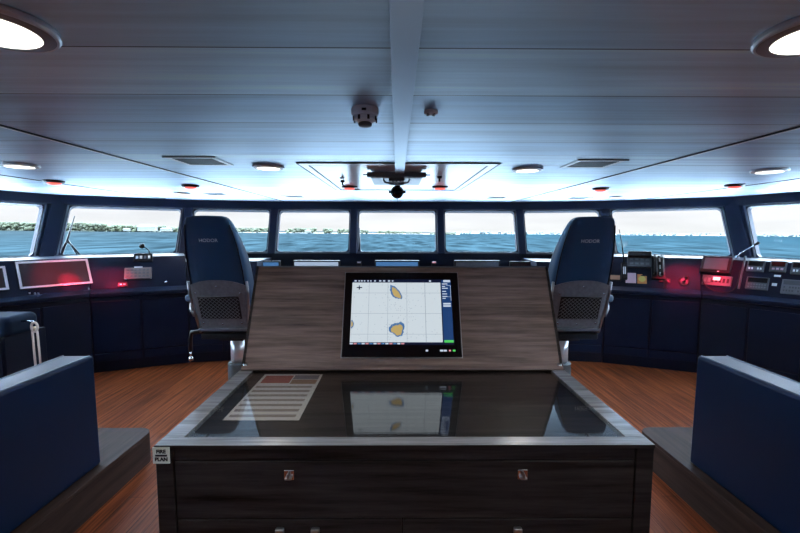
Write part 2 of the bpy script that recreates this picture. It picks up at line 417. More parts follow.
# mullion posts
k_ = 5
for i in range(1, NW-2):
    if Wall[i][1] < -2: continue
    big = abs(abs(Wall[i][0])-4.30) < .1
    hw = .060 if not big else .088
    a, b = wp(i, SZ-.02), wp(i, CZ)
    t = V(Wall[min(i+1, NW-1)])-V(Wall[i-1]); t.normalize(); t = V((t.x, t.y, 0)); nin = V((t.y, -t.x, 0))
    mm = M(); dpt = .05 if not big else .07
    pb = [a-t*hw, a+t*hw, a+t*hw*.85+nin*dpt, a-t*hw*.85+nin*dpt]; pt = [p+(b-a) for p in pb]
    mm.hexa(pb, pt); struct(mm.build('trim_%d' % k_, 'navy', bevel=.006)); k_ += 1
# header beam round the window heads + sill
def sweep(inner, outer_, z0i, z1i, name, m, i0=0, i1=None, bevel=0):
    mm = M(); n = len(inner); i1 = n-1 if i1 is None else i1
    rings = []
    for i in range(i0, i1+1):
        rings.append([V((*inner[i], z0i)), V((*inner[i], z1i)), V((*outer_[i], z1i)), V((*outer_[i], z0i))])
    mm.loft(rings); return struct(mm.build(name, m, bevel=bevel))
tp = [(wp(i, HZ+.012).x, wp(i, HZ+.012).y) for i in range(NW)]
hin = offset(tp, -.045); hout = offset(tp, .02)
sweep(hin, hout, HZ+.022, CZ-.0005, 'trim_%d' % k_, 'navy', bevel=.006); k_ += 1
sin_ = offset(Wall, -.03); sout = offset(Wall, .03)
sweep(sin_, sout, SZ-.02, SZ+.006, 'trim_%d' % k_, 'pale_trim'); k_ += 1

# ------------------------------------------------------------------ consoles
Cr = [(.656, 5.10), (1.75, 5.08), (2.50, 4.95), (3.40, 4.58), (3.90, 3.90), (4.10, 3.0), (4.2, .9)]
Tr = [(.656, 5.60), (1.85, 5.58), (2.78, 5.45), (3.68, 5.02), (4.28, 4.15), (4.5, 3.0), (4.6, .9)]
Rr = [(.656, 6.16), (1.85, 6.16), (3.00, 5.86), (4.25, 5.07), (4.58, 4.0), (4.78, 3.0), (4.93, .9)]
LZ, ST = .915, 1.298
def console(i, side, name, label, cat='console', zt=ST):
    """one unit between section i and i+1, side -1 left, +1 right; i=-1 is the centre unit"""
    if i < 0:
        Ca, Cb, Ta, Tb, Ra, Rb = [V((-side_[0], side_[1])) if j % 2 == 0 else V(side_) for side_ in () for j in ()] or \
            [V((-.656, 5.10)), V((.656, 5.10)), V((-.656, 5.60)), V((.656, 5.60)), V((-.656, 6.16)), V((.656, 6.16))]
    else:
        f = lambda L_, j: V((L_[j][0]*side, L_[j][1]))
        a, b = (i, i+1) if side > 0 else (i+1, i)
        Ca, Cb, Ta, Tb, Ra, Rb = f(Cr, a), f(Cr, b), f(Tr, a), f(Tr, b), f(Rr, a), f(Rr, b)
    g = .0025; Ta, Tb = Ca.lerp(Ta, .62), Cb.lerp(Tb, .62)
    KB = .46
    tt = (Cb-Ca).normalized()
    def sec(c, t, r, sh):
        c, t, r = c+tt*sh, t+tt*sh, r+tt*sh
        p = lambda w_, z: V((*(c.lerp(t, w_) if w_ <= 1 else t.lerp(r, w_-1)), z))
        return p
    A, B = sec(Ca, Ta, Ra, g), sec(Cb, Tb, Rb, -g)
    root = thing(name, label, cat, ((Ca.x+Cb.x)/2, (Ca.y+Cb.y)/2, 0))
    off = -root.location
    def two(prof): return [[A(*p)+off for p in prof], [B(*p)+off for p in prof]]
    mm = M()
    body = [(.18, .0), (.18, .10), (.10, .10), (.10, LZ-.05), (2, LZ-.05), (2, .0)]
    mm.loft(two(body)); mm.build('cabinet', 'navy_deep', root)
    mm = M(); mm.loft(two([(0, LZ-.045), (0, LZ), (KB-.005, LZ+.03), (KB-.005, LZ-.045)])); mm.build('worktop_lip', 'navy', root, bevel=.008)
    mm = M(); mm.loft(two([(KB, LZ-.03), (KB, LZ+.03), (1, zt), (1.05, zt), (1.99, zt), (1.99, LZ-.03)])); mm.build('instrument_panel', 'navy', root, bevel=.004)
    # cupboard doors as thin raised plates
    nd = 2 if (Cb-Ca).length < 1.6 else 3
    for k in range(nd):
        ua, ub = k/nd+.012, (k+1)/nd-.012
        for (z0, z1) in ((.13, .22), (.235, LZ-.10)):
            aa, bb = A(.10, 0).lerp(B(.10, 0), ua)+off, A(.10, 0).lerp(B(.10, 0), ub)+off
            n_ = V((tt.y, -tt.x, 0))*.012
            dd = M(); dd.hexa([V((aa.x, aa.y, z0)), V((bb.x, bb.y, z0)), V((bb.x, bb.y, z0))+n_, V((aa.x, aa.y, z0))+n_],
                              [V((aa.x, aa.y, z1)), V((bb.x, bb.y, z1)), V((bb.x, bb.y, z1))+n_, V((aa.x, aa.y, z1))+n_])
            dd.build('kick_panel' if z1 < .3 else 'door', 'navy', root, bevel=.004)
    # slope frame: origin middle of slope, x along, y up-slope, z outwards
    s0 = A(KB, LZ+.03).lerp(B(KB, LZ+.03), .5); s1 = A(1, zt).lerp(B(1, zt), .5)
    x = (B(KB, LZ+.03)-A(KB, LZ+.03)).normalized(); y = (s1-s0); y = (y-x*y.dot(x)).normalized(); z = x.cross(y).normalized()
    if z.y > 0: z = -z; x = -x
    return root, (s0+s1)/2, x, y, z
CON = {}
CON['c'] = console(-1, 0, 'bridge_console', 'centre dark blue bridge console directly behind the wooden chart table panel', zt=1.02)
lbl = {(0, -1): 'dark blue console with pale screen behind the left edge of the chart table panel',
       (1, -1): 'dark blue console between left pilot chair and left front window post',
       (2, -1): 'dark blue front console holding the microphone and keypad left of left pilot chair',
       (3, -1): 'dark blue side console with large pink framed screens at the far left',
       (4, -1): 'rearmost dark blue side console along the left wall, mostly out of frame',
       (0, 1): 'dark blue console behind the right edge of the chart table panel',
       (1, 1): 'dark blue console behind the right pilot chair',
       (2, 1): 'dark blue front console with telephones and red lit lever, right of right pilot chair',
       (3, 1): 'dark blue side console with red lit monitor and radio panels at the far right',
       (4, 1): 'rearmost dark blue side console along the right wall, mostly out of frame'}
for (i, s), l in lbl.items():
    CON[(i, s)] = console(i, s, 'bridge_console', l, zt=1.02 if i == 0 else (1.22 if i == 1 else ST))

def on_slope(key, x0, y0, x1, y1):
    """frame on a console slope from picture extents: returns matrix (centre), width, height"""
    root, o, X, Y, Z = CON[key]
    pts = [oplane(px, py, o, Z) for px, py in ((x0, (y0+y1)/2), (x1, (y0+y1)/2), ((x0+x1)/2, y0), ((x0+x1)/2, y1))]
    c = oplane((x0+x1)/2, (y0+y1)/2, o, Z)
    return frame_mx(c, X, Y, Z), abs((pts[1]-pts[0]).dot(X)), abs((pts[2]-pts[3]).dot(Y))

# left framed screens
def framed_screen(key, ext, label, group):
    mx, w_, h = on_slope(key, *ext)
    t = thing('console_screen', label, 'screen', mx=mx, group=group)
    b = .022
    M().box(-w_/2, w_/2, -h/2, h/2, .0, .010).build('screen_housing', 'black', t)
    mm = M()
    mm.box(-w_/2, w_/2, h/2-b, h/2, .010, .018); mm.box(-w_/2, w_/2, -h/2, -h/2+b, .010, .018)
    mm.box(-w_/2, -w_/2+b, -h/2+b, h/2-b, .010, .018); mm.box(w_/2-b, w_/2, -h/2+b, h/2-b, .010, .018)
    mm.build('bezel', 'bezel_pink', t, bevel=.002)
    M().box(-w_/2+b, w_/2-b, -h/2+b, h/2-b, .010, .013).build('display', 'screen_off', t)
    return t
framed_screen((3, -1), (19, 260.5, 92, 286.5), 'large dark screen in pale pink frame with red glow, left console', 'pink framed console screens')
framed_screen((3, -1), (-66, 268, 9, 293), 'dark screen in pale pink frame cut by the left edge of the photo', 'pink framed console screens')

# button rows on the lip in front of the screens
def button_row(key, x0, x1, y, label, n=9):
    root, o, X, Y, Z = CON[key]
    a, b = oz(x0, y, LZ+.016), oz(x1, y, LZ+.016)
    c = (a+b)/2; L_ = (b-a).length
    xx = (b-a).normalized(); zz = V((0, 0, 1)); yy = zz.cross(xx)
    t = thing('switch_strip', label, 'button panel', mx=frame_mx(c, xx, yy, zz), group='button strips on the left console lip')
    M().box(-L_/2, L_/2, -.035, .03, .0, .012).build('base_strip', 'navy_edge', t, bevel=.003)
    for k in range(n):
        x = -L_/2+L_*(k+.5)/n; s = random.choice((.010, .014, .018)); r_ = random.random()
        mm = M(); mm.lathe([(.4*s, 0), (.6*s, .004), (.6*s, .012+.014*r_), (.35*s, .016+.014*r_)], (x, random.uniform(-.012, .012), .012), 12)
        mm.build('button', 'steel' if r_ < .6 else 'white_plastic', t, smooth=False)
button_row((3, -1), 50, 91, 290.8, 'row of small pale buttons below the large left screen', 10)
button_row((3, -1), 2, 40, 296, 'row of small metal switches below the cut off left screen', 10)

# generic instrument panel with buttons
def instrument(name, key, ext, label, cat, group=None, face='black', depth=.02, rows=2, cols=5, display=None, bm='label_white', disp_m='screen_off'):
    mx, w_, h = on_slope(key, *ext)
    t = thing(name, label, cat, mx=mx, group=group)
    M().box(-w_/2, w_/2, -h/2, h/2, 0, depth).build('housing', face, t, bevel=.004)
    y1 = h/2-.012
    if display:
        hh = h*display
        M().box(-w_/2+.014, w_/2-.014, y1-hh, y1, depth, depth+.003).build('display', disp_m, t)
        y1 -= hh+.01
    yb = -h/2+.012
    if rows:
        ch = (y1-yb)/rows; cw = (w_-.03)/cols
        for r_ in range(rows):
            for c_ in range(cols):
                x = -w_/2+.015+cw*(c_+.5); y = yb+ch*(r_+.5)
                M().box(x-cw*.30, x+cw*.30, y-ch*.25, y+ch*.25, depth, depth+.006).build('button', bm if random.random() < .7 else 'grey_plastic', t)
    return t, w_, h
t, w_, h = instrument('keypad_panel', (2, -1), (125, 268.5, 152, 279.5), 'raised grey keypad panel on the left front console', 'keypad', face='rim_warm', depth=.035, rows=3, cols=6, bm='grey_plastic')
M().box(-w_*.15, w_*.15, h/2+.002, h/2+.012, .01, .03).build('name_plate', 'label_white', t)
t, w_, h = instrument('talkback_unit', (2, -1), (134, 254.5, 153, 262), 'small intercom unit with round black microphone on left front console', 'intercom', face='black', depth=.03, rows=1, cols=4)
mm = M(); mm.tube([(.07, h/2, .02), (.06, h/2+.03, .06), (.03, h/2+.05, .09), (0, h/2+.055, .12)], .006, 8); mm.build('gooseneck', 'black', t, smooth=True)
mm = M(); mm.lathe([(.005, -.03), (.022, -.024), (.030, -.008), (.030, .008), (.022, .024), (.005, .03)], (0, h/2+.055, .125), 20); mm.build('microphone', 'black', t, smooth=True)
instrument('key_switch', (2, -1), (118, 283, 128, 287), 'small dark key switch below the keypad, in the red glow', 'switch', rows=1, cols=2, depth=.02)
mx, w_, h = on_slope((2, -1), 164, 280, 168, 284)
t = tag(M().lathe([(.004, 0), (.014, .001), (.014, .008), (.006, .014)], n=16).build('push_button', 'chrome'), 'tiny chrome push button on left console beside left pilot chair', 'button'); t.matrix_world = mx

# right front console
t, w_, h = instrument('desk_telephone', (2, 1), (627, 258, 651, 268), 'black desk telephone with grey face and handset, left front of right console', 'telephone', depth=.04, rows=2, cols=4, bm='grey_plastic', face='grille')
mm = M(); mm.box(-w_/2, w_/2, h/2-.02, h/2+.06, .03, .09); mm.build('handset', 'black', t, bevel=.02, seg=3)
t2, w_, h = instrument('handheld_radio', (2, 1), (621, 264, 627, 280), 'black handheld radio with long thin aerial beside right pilot chair', 'radio', depth=.05, rows=1, cols=2)
mm = M(); mm.tube([(0, h/2, .03), (-.035, h/2+.22, .13), (-.075, h/2+.36, .24)], [.010, .006, .003], 8); mm.build('aerial', 'black', t2, smooth=True)
t3, w_, h = instrument('telephone_station', (2, 1), (651, 257, 664, 280), 'cluster of black handsets with coiled leads on the right console', 'telephone', depth=.05, rows=3, cols=2, bm='label_white')
for k in range(2):
    mm = M(); x = -w_*.25+k*w_*.5
    mm.tube([(x, -h*.35, .07), (x, -h*.3, .10), (x, h*.3, .10), (x, h*.4, .075)], [.022, .016, .016, .024], 10); mm.build('handset', 'black', t3, smooth=True)
pts = [(w_*.5+.02*math.cos(a*.9), -h*.45-.02*a/6+.015*math.sin(a*.9), .03) for a in range(40)]
M().tube(pts, .004, 6).build('coiled_lead', 'rubber', t3, smooth=True)
def flat_item(name, key, ext, label, cat, m, th=.004, group=None):
    mx, w_, h = on_slope(key, *ext)
    o = M().box(-w_/2, w_/2, -h/2, h/2, 0, th).build(name, m); o.matrix_world = mx; tag(o, label, cat, group); return o
flat_item('paper_note', (2, 1), (625.5, 273, 636, 283), 'pale pink paper note lying on the right front console', 'paper', 'pink_paper')
t = thing('warning_label', 'orange and yellow round sticker card on the right front console', 'sticker', mx=on_slope((2, 1), 638, 275, 646, 283)[0])
M().box(-.05, .05, -.06, .06, 0, .003).build('card', 'orange', t); M().lathe([(.038, .003), (.038, .005)], n=20).build('disc', 'yellow', t)
instrument('small_display', (2, 1), (609, 275, 621, 281), 'small brownish lit display beside the right chair armrest', 'display', rows=0, display=.7, disp_m='paper_tan')
flat_item('name_tag', (2, 1), (655.5, 276, 662.5, 278.5), 'small white label plate below the handsets', 'label', 'label_white')
instrument('button_box', (2, 1), (659, 279, 670, 283), 'flat dark button box in red light left of the lever', 'switch box', depth=.02, rows=1, cols=4, bm='grey_plastic')
mx, w_, h = on_slope((2, 1), 679, 277, 689, 287)
t = thing('thruster_lever', 'round black lever control in red light on the right console', 'lever', mx=mx)
M().lathe([(.05, 0), (.055, .006), (.05, .018), (.03, .022)], n=28).build('dial', 'black', t)
M().tube([(0, 0, .02), (.005, .01, .05), (.008, .02, .085)], .008, 10).build('lever', 'steel', t, smooth=True)
M().lathe([(.006, -.018), (.018, -.01), (.02, 0), (.018, .01), (.006, .018)], (.008, .024, .095), 18).build('knob', 'black', t, smooth=True)

# right side console
mx, w_, h = on_slope((3, 1), 702, 258, 732, 274)
t = thing('console_monitor', 'small monitor with pinkish screen and black frame on right side console', 'monitor', mx=mx)
M().box(-w_/2, w_/2, -h/2, h/2, .0, .05).build('housing', 'black', t, bevel=.006)
M().box(-w_/2+.03, w_/2-.03, -h/2+.035, h/2-.02, .05, .054).build('display', 'grille', t)
M().box(w_*.1, w_*.16, -h/2+.01, -h/2+.02, .05, .053).build('badge', 'label_white', t)
t, w_, h = instrument('control_panel', (3, 1), (702, 276, 732, 286), 'red lit control panel with knobs and bright lamp under the small monitor', 'control panel', depth=.02, rows=1, cols=7, face='grille', bm='black')
M().box(-w_*.12, w_*.12, 0, h*.32, .02, .03).build('lit_lamp', 'lamp_pink', t)
mx, w_, h = on_slope((3, 1), 700, 276, 742, 293)
pts = [(-w_*.48, h*.3, .033), (-w_*.42, -h*.1, .033), (-w_*.2, -h*.42, .02), (w_*.1, -h*.5, .012), (w_*.33, -h*.38, .012), (w_*.40, 0, .03), (w_*.41, h*.45, .033), (w_*.40, h*.9, .033)]
o = M().tube(pts, .006, 8).build('black_cable', 'rubber', smooth=True, sub=1); o.matrix_world = mx
tag(o, 'black cable looping under the red lit control panel', 'cable')
mx, w_, h = on_slope((3, 1), 741, 256, 743, 292)
o = M().box(-w_/2, w_/2, -h*.42, h/2, 0, .02).build('metal_strip', 'grille', bevel=.003); o.matrix_world = mx
tag(o, 'thin steel upright strip between red lit monitor and radio panels', 'strip')
mx, w_, h = on_slope((3, 1), 736, 256, 739, 259)
t = thing('gooseneck_lamp', 'small chrome gooseneck reading lamp in front of right window post', 'lamp', mx=mx)
M().lathe([(.02, 0), (.02, .015), (.008, .02)], n=16).build('base', 'chrome', t)
M().tube([(0, 0, .02), (.03, .02, .06), (.09, .06, .09), (.15, .11, .10)], .006, 8).build('neck', 'chrome', t, smooth=True)
M().tube([(.15, .11, .10), (.175, .135, .10), (.185, .145, .10)], [.008, .016, .018], 12).build('lamp_head', 'black', t, smooth=True)
G = 'radio panels on the right side console'
instrument('radio_panel', (3, 1), (747, 261, 765, 272), 'upper left radio panel with four pale keys, right side console', 'radio', G, display=.4, cols=5, rows=1, face='grille', disp_m='black_gloss')
instrument('radio_panel', (3, 1), (770, 261.5, 787, 272.5), 'upper middle radio panel with three pink buttons, right side console', 'radio', G, display=.4, cols=3, rows=1, face='grille', bm='pink_paper', disp_m='black_gloss')
instrument('radio_panel', (3, 1), (791, 262.5, 812, 275), 'upper right radio panel cut by the photo edge', 'radio', G, display=.4, cols=5, rows=1, face='grille', disp_m='black_gloss')
instrument('radio_panel', (3, 1), (746, 277.5, 769, 290), 'lower left dark radio panel with long display, right side console', 'radio', G, display=.35, cols=7, rows=2, face='grille', bm='grey_plastic', disp_m='black_gloss')
instrument('radio_panel', (3, 1), (781, 280.5, 812, 295), 'lower right large grey radio panel cut by the photo edge', 'radio', G, display=.3, cols=9, rows=2, face='grey_plastic', bm='grille', disp_m='grille')
flat_item('name_tag', (3, 1), (774, 275, 781, 277), 'small white label below the radio with pink buttons', 'label', 'label_white')
flat_item('lit_key', (3, 1), (772, 283.5, 777, 286), 'small bright white key between the two lower radio panels', 'button', 'label_white', .01)

# centre console screens peeking above the chart table
def low_screen(x0, x1, y, key, label, m, fm='black'):
    Yp = 5.66
    a = oplane(x0, y, V((0, Yp, 0)), V((0, 1, 0))); b = oplane(x1, y, V((0, Yp, 0)), V((0, 1, 0)))
    t = thing('console_display', label, 'screen', (( a.x+b.x)/2, Yp+.02, 1.022), group='low screens on the centre console')
    w_ = (b.x-a.x); 
    hz = a.z-1.022
    M().box(-w_/2-.02, w_/2+.02, .0, .05, 0.01, hz+.02).build('housing', fm, t, bevel=.005)
    M().box(-w_/2, w_/2, -.004, .0, .03, hz).build('display', m, t)
    M().box(-.08, .08, .0, .12, 0, .01).build('stand', 'black', t)
    return t
low_screen(245, 278, 262.5, 'c', 'dim console screen behind left edge of chart table panel', 'scr_blue')
low_screen(294, 338, 262, 'c', 'pale console screen left of the blue one above chart table', 'scr_pale')
low_screen(376, 418, 262, 'c', 'blue console screen in the middle above chart table', 'scr_blue')
low_screen(456, 499, 262, 'c', 'dim grey console screen right of the blue one', 'grey_plastic')
low_screen(512, 548, 263, 'c', 'dark console screen behind right edge of chart table panel', 'screen_off')
# small coloured lamps between
for x, m, l in ((359, 'label_white', 'tiny white label on centre console left of blue screen'), (434, 'scr_red', 'tiny red lamp on centre console right of blue screen')):
    p = oplane(x, 262.5, V((0, 5.66, 0)), V((0, 1, 0)))
    o = M().box(-.03, .03, 0, .03, 1.022-p.z, .012).build('indicator_plate', ['black']); o.location = p; tag(o, l, 'indicator')
    M().box(-.024, .024, -.004, 0, -.008, .010).build('indicator', m, o)

# ------------------------------------------------------------------ chart table
DX = .029
tb = thing('chart_table', 'large grey-brown oak chart table with glass top, drawers and sloping monitor panel', 'table', (DX, 1.30, 0))
HW, TZ = .815, .91
PB = .735       # local y where sloped panel starts
BF, BS, BB = .055, .068, .02
# top frame
M().box(-HW+.058, HW-.058, .024, BF, TZ-.045, TZ-.013).build('fascia', 'oak_shaded', tb)
M().box(-HW, HW, 0, BF, TZ-.0125, TZ).build('top_rail', 'oak_rail_sheen', tb, bevel=.002)
for s in (-1, 1): M().box(min(s*HW, s*(HW-BS)), max(s*HW, s*(HW-BS)), BF, PB, TZ-.045, TZ).build('side_rail', 'oak_rail_sheen', tb, bevel=.002)
M().box(-HW+BS, HW-BS, BF, PB, TZ-.045, TZ-.020).build('table_bed', 'oak_shaded', tb)
M().box(-HW+BS+.001, HW-BS-.001, BF+.001, PB-.001, TZ-.010, TZ-.004).build('glass_top', 'table_glass', tb)
# thin dark strip on the rail front, shade put into its colour
M().box(-HW, HW, -.0008, .0, TZ-.0125, TZ-.001).build('shade_strip', 'oak_shaded', tb)
# body
for s in (-1, 1):
    M().box(min(s*HW, s*(HW-.057)), max(s*HW, s*(HW-.057)), .004, .99, 0, TZ-.0130).build('side_panel', 'oak_shaded', tb, bevel=.002)
M().box(-HW+.065, HW-.065, .022, .99, .06, TZ-.045).build('carcass', 'oak_shaded', tb)
M().box(-HW+.059, HW-.059, .008, .022, .855, TZ-.0145).build('top_panel', 'oak_shaded', tb, bevel=.002)
M().box(-HW+.067, HW-.067, .06, .9, 0, .06).build('plinth', 'black', tb)
def lock(parent, x, z):
    mm = M(); T = Matrix.Translation((x, .004, z)) @ Matrix.Rotation(R(90), 4, 'X')
    mm.box(-.017, .017, -.017, .017, -.006, .002, T=T)
    o = mm.build('escutcheon', 'chrome', parent, bevel=.003)
    mm = M(); mm.box(x-.011, x+.011, -.012, .002, z-.010, z-.003, T=Matrix.Identity(4)); mm.box(x-.003, x+.003, -.016, .002, z-.003, z+.013); mm.build('key', 'steel', parent, bevel=.002)
dr = M().box(-HW+.061, HW-.061, .006, .022, .655, .851).build('drawer', 'oak_shaded', tb, bevel=.002)
lock(dr, -.382, .806); lock(dr, .385, .806)
for (xa, xb, hs) in ((-HW+.061, -.012, (-.415, -.298)), (-.008, HW-.061, (.372,))):
    dd = M().box(xa+.001, xb, .006, .022, .10, .650).build('door', 'oak_shaded', tb, bevel=.002)
    for hx in hs:
        M().box(hx-.014, hx+.014, -.010, .006, .575, .625).build('latch', 'steel', dd, bevel=.004)
# sloping panel
P0, P1 = V((0, PB, TZ-.0)), V((0, 1.0, 1.405))
up = (P1-P0).normalized(); nz_ = V((0, -up.z, up.y))       # outward normal (towards viewer, up)
ST_ = thing
Tm = frame_mx(P0, V((1, 0, 0)), up, nz_)
SL = (P1-P0).length; PW = .795
M().box(-PW, PW, .02, SL, -.03, 0, T=Tm).build('monitor_panel', 'oak', tb, bevel=.002)
M().box(-PW-.003, PW+.003, SL, SL+.006, -.033, .003, T=Tm).build('panel_lit_edge', 'pale_trim', tb)  # pale colour stands for light caught along the panel's top edge
for s in (-1, 1):
    M().box(min(s*(PW), s*(PW+.012)), max(s*PW, s*(PW+.012)), 0, SL+.004, -.034, .004, T=Tm).build('panel_side_edge', 'oak_shaded', tb)
M().box(-PW-.01, PW+.01, 0, .02, -.03, .012, T=Tm).build('panel_foot', 'oak', tb, bevel=.002)
mm = M(); mm.add([(-PW, PB+.03, TZ-.02), (PW, PB+.03, TZ-.02), (PW, 1.30, TZ-.02), (-PW, 1.30, TZ-.02), (-PW, 1.01, 1.375), (PW, 1.01, 1.375), (PW, 1.28, 1.375), (-PW, 1.28, 1.375)],
       [(3, 2, 1, 0), (4, 5, 6, 7), (0, 1, 5, 4), (1, 2, 6, 5), (2, 3, 7, 6), (3, 0, 4, 7)]); mm.build('panel_housing', 'oak_shaded', tb)
M().box(-PW, PW, .99, 1.28, 0, TZ-.02).build('rear_cabinet', 'oak_shaded', tb)
for s in (-1, 1):
    M().tube([(s*(PW-.005), PB+.012, TZ), (s*(PW-.005), PB+.012, TZ+.03)], .012, 12).build('corner_bolt', 'chrome', tb, smooth=True)
# sticker
st = M().box(-HW-.002, -HW+.052, -.0065, -.004, TZ-.058, TZ-.004).build('fire_plan_sticker', ['sticker'], tb)
RX = Matrix.Rotation(R(90), 4, 'X')
text('FIRE', .017, 'ink', st, Matrix.Translation((-HW+.025, -.0072, TZ-.018)) @ RX, bold=.0006)
text('PLAN', .017, 'ink', st, Matrix.Translation((-HW+.025, -.0072, TZ-.044)) @ RX, bold=.0006)
M().box(-HW+.006, -HW+.044, -.0075, -.0064, TZ-.034, TZ-.028).build('bar', 'ink', st)

# chart display (monitor) resting on the panel
W2T = tb.location.copy()
Tw = Matrix.Translation(W2T) @ Tm
n_w = nz_; o_w = W2T+P0
def pl(px, py):
    p = oplane(px, py, o_w, n_w); l = Tw.inverted() @ p; return l.x, l.y
x0, yb = pl(341.5, 357.5); x1, _ = pl(462, 357.5); _, yt = pl(402, 273.5)
mon = thing('chart_monitor', 'black framed flat monitor showing a nautical chart, on wooden sloping panel', 'monitor', mx=Tw @ Matrix.Translation(((x0+x1)/2, (yb+yt)/2, .0005)))
mw_, mh = (x1-x0), (yt-yb)
M().box(-mw_/2, mw_/2, -mh/2, mh/2, 0, .014).build('bezel', 'black_gloss', mon, bevel=.003)
M().box(-mw_/2-.004, mw_/2+.004, -mh/2-.004, mh/2+.004, 0, .006).build('metal_frame', 'steel', mon)
sx0, syt = -mw_/2+.040, mh/2-.042
sx1, syb = mw_/2-.040, -mh/2+.062
def S(u, v): return sx0+(sx1-sx0)*u, syb+(syt-syb)*v
mm = M()
def rect(u0, v0, u1, v1, z0, mi):
    a, b = S(u0, v0), S(u1, v1); mm.box(a[0], b[0], a[1], b[1], .0141+z0-.0002, .0141+z0+.0003, mi)
rect(0, 0, 1, 1, .0003, 0)                    # dark base
rect(0, .035, .895, .95, .001, 1)             # chart
rect(.905, .04, 1, .99, .001, 2)              # side bar
for u in (.17, .36, .55, .735): rect(u, .035, u+.003, .95, .0016, 3)
for v in (.15, .46, .78): rect(0, v, .895, v+.004, .0016, 3)
rect(.733, .035, .738, .95, .0018, 3)
def blob(cu, cv, ru, rv, mi, z, seed, n=26, hookf=0, rot=0):
    rd = random.Random(seed); c = S(cu, cv); pts = []
    for k in range(n):
        a = 2*math.pi*k/n; r_ = 1+.13*math.sin(3*a+seed)+.10*rd.uniform(-1, 1)
        if hookf: r_ *= 1-hookf*max(0, math.cos(a-R(235)))**2
        x, y = ru*r_*math.cos(a), rv*r_*math.sin(a); x, y = x*math.cos(rot)-y*math.sin(rot), x*math.sin(rot)+y*math.cos(rot)
        pts.append((c[0]+x, c[1]+y))
    mm.prism(pts, .0141+z, .0141+z+.0004, mi)
blob(.44, .77, .026, .050, 4, .0020, 3, hookf=.45, rot=.45); blob(.445, .765, .018, .040, 5, .0026, 3, hookf=.5, rot=.45)
blob(.455, .225, .040, .036, 4, .0020, 5); blob(.455, .215, .030, .027, 5, .0026, 5)
blob(.015, .30, .008, .022, 4, .0020, 8); blob(.013, .30, .005, .015, 5, .0026, 8)
for k in range(150):
    u = random.uniform(.02, .88); v = random.uniform(.05, .93)
    if random.random() < .6: u = random.gauss(.45, .12); v = random.gauss(.5, .25)
    if .01 < u < .88 and .045 < v < .93: rect(u, v, u+.006, v+.007, .0030, random.choice((3, 9)))
# ship symbol, text bars
rect(.045, .86, .10, .875, .003, 0); rect(.066, .835, .077, .90, .003, 0)
for u in (.02, .06, .085, .115, .15, .18, .22, .27, .31, .36, .40): rect(u, .965, u+random.uniform(.012, .026), .985, .003, 6)
rect(.78, .962, .80, .985, .003, 6); rect(.925, .955, .995, .99, .003, 6)
for v in (.92, .88, .85, .80, .76, .72, .69): rect(.91, v, .91+random.uniform(.03, .06), v+.014, .003, 6)
for v in (.72, .90): rect(.95, v, .995, v+.004, .003, 6)
rect(.993, .66, .996, .90, .003, 6)
rect(.915, .60, .99, .625, .003, 6); rect(.915, .565, .99, .59, .003, 6)
rect(.91, .03, 1, .065, .003, 7)
for k in range(14): rect(k*.038, .005, k*.038+.03, .025, .003, (6, 8, 4)[k % 3])
mm.build('screen', ['scr_dark', 'scr_sea', 'scr_navy', 'scr_line', 'scr_blue', 'scr_land', 'scr_text', 'scr_green', 'scr_red', 'scr_line'], mon)
yy = -mh/2+.032
for u, mi, w__ in ((.74, 'scr_text', .006), (.88, 'scr_text', .008), (.915, 'scr_text', .008), (.96, 'scr_red', .005), (1.0, 'scr_green', .007)):
    x = sx0+(sx1-sx0)*u; M().box(x-w__, x+w__, yy-.0045, yy+.0045, .0138, .0148).build('control_light', mi, mon)

# plan sheet below the glass
zp = TZ-.020
c = [oz(*p, zp) for p in ((224, 420.5), (300, 420.5), (322, 374.5), (264, 374.5))]
xa = (c[0].x+c[3].x)/2; xb = (c[1].x+c[2].x)/2; ya = c[0].y; yb_ = c[2].y
pp = thing('plan_sheet', 'printed fire plan sheet lying under the glass table top, left side', 'paper', ((xa+xb)/2, (ya+yb_)/2, zp))
w_, h = (xb-xa)/2, (yb_-ya)/2
mm = M(); mm.box(-w_, w_, -h, h, .0003, .0012, 0)
def pr(u0, v0, u1, v1, mi, z=0): mm.box(-w_+2*w_*u0, -w_+2*w_*u1, -h+2*h*v0, -h+2*h*v1, .0012, .0016+z, mi)
pr(.05, .76, .52, .96, 1); pr(.54, .86, .96, .97, 2); pr(.54, .74, .96, .85, 3)
for k in range(7): pr(.04, .05+k*.099, .93, .095+k*.099, 4)
mm.build('sheet', ['paper', 'paper_red', 'paper_grey', 'paper_tan', 'paper_line'], pp)

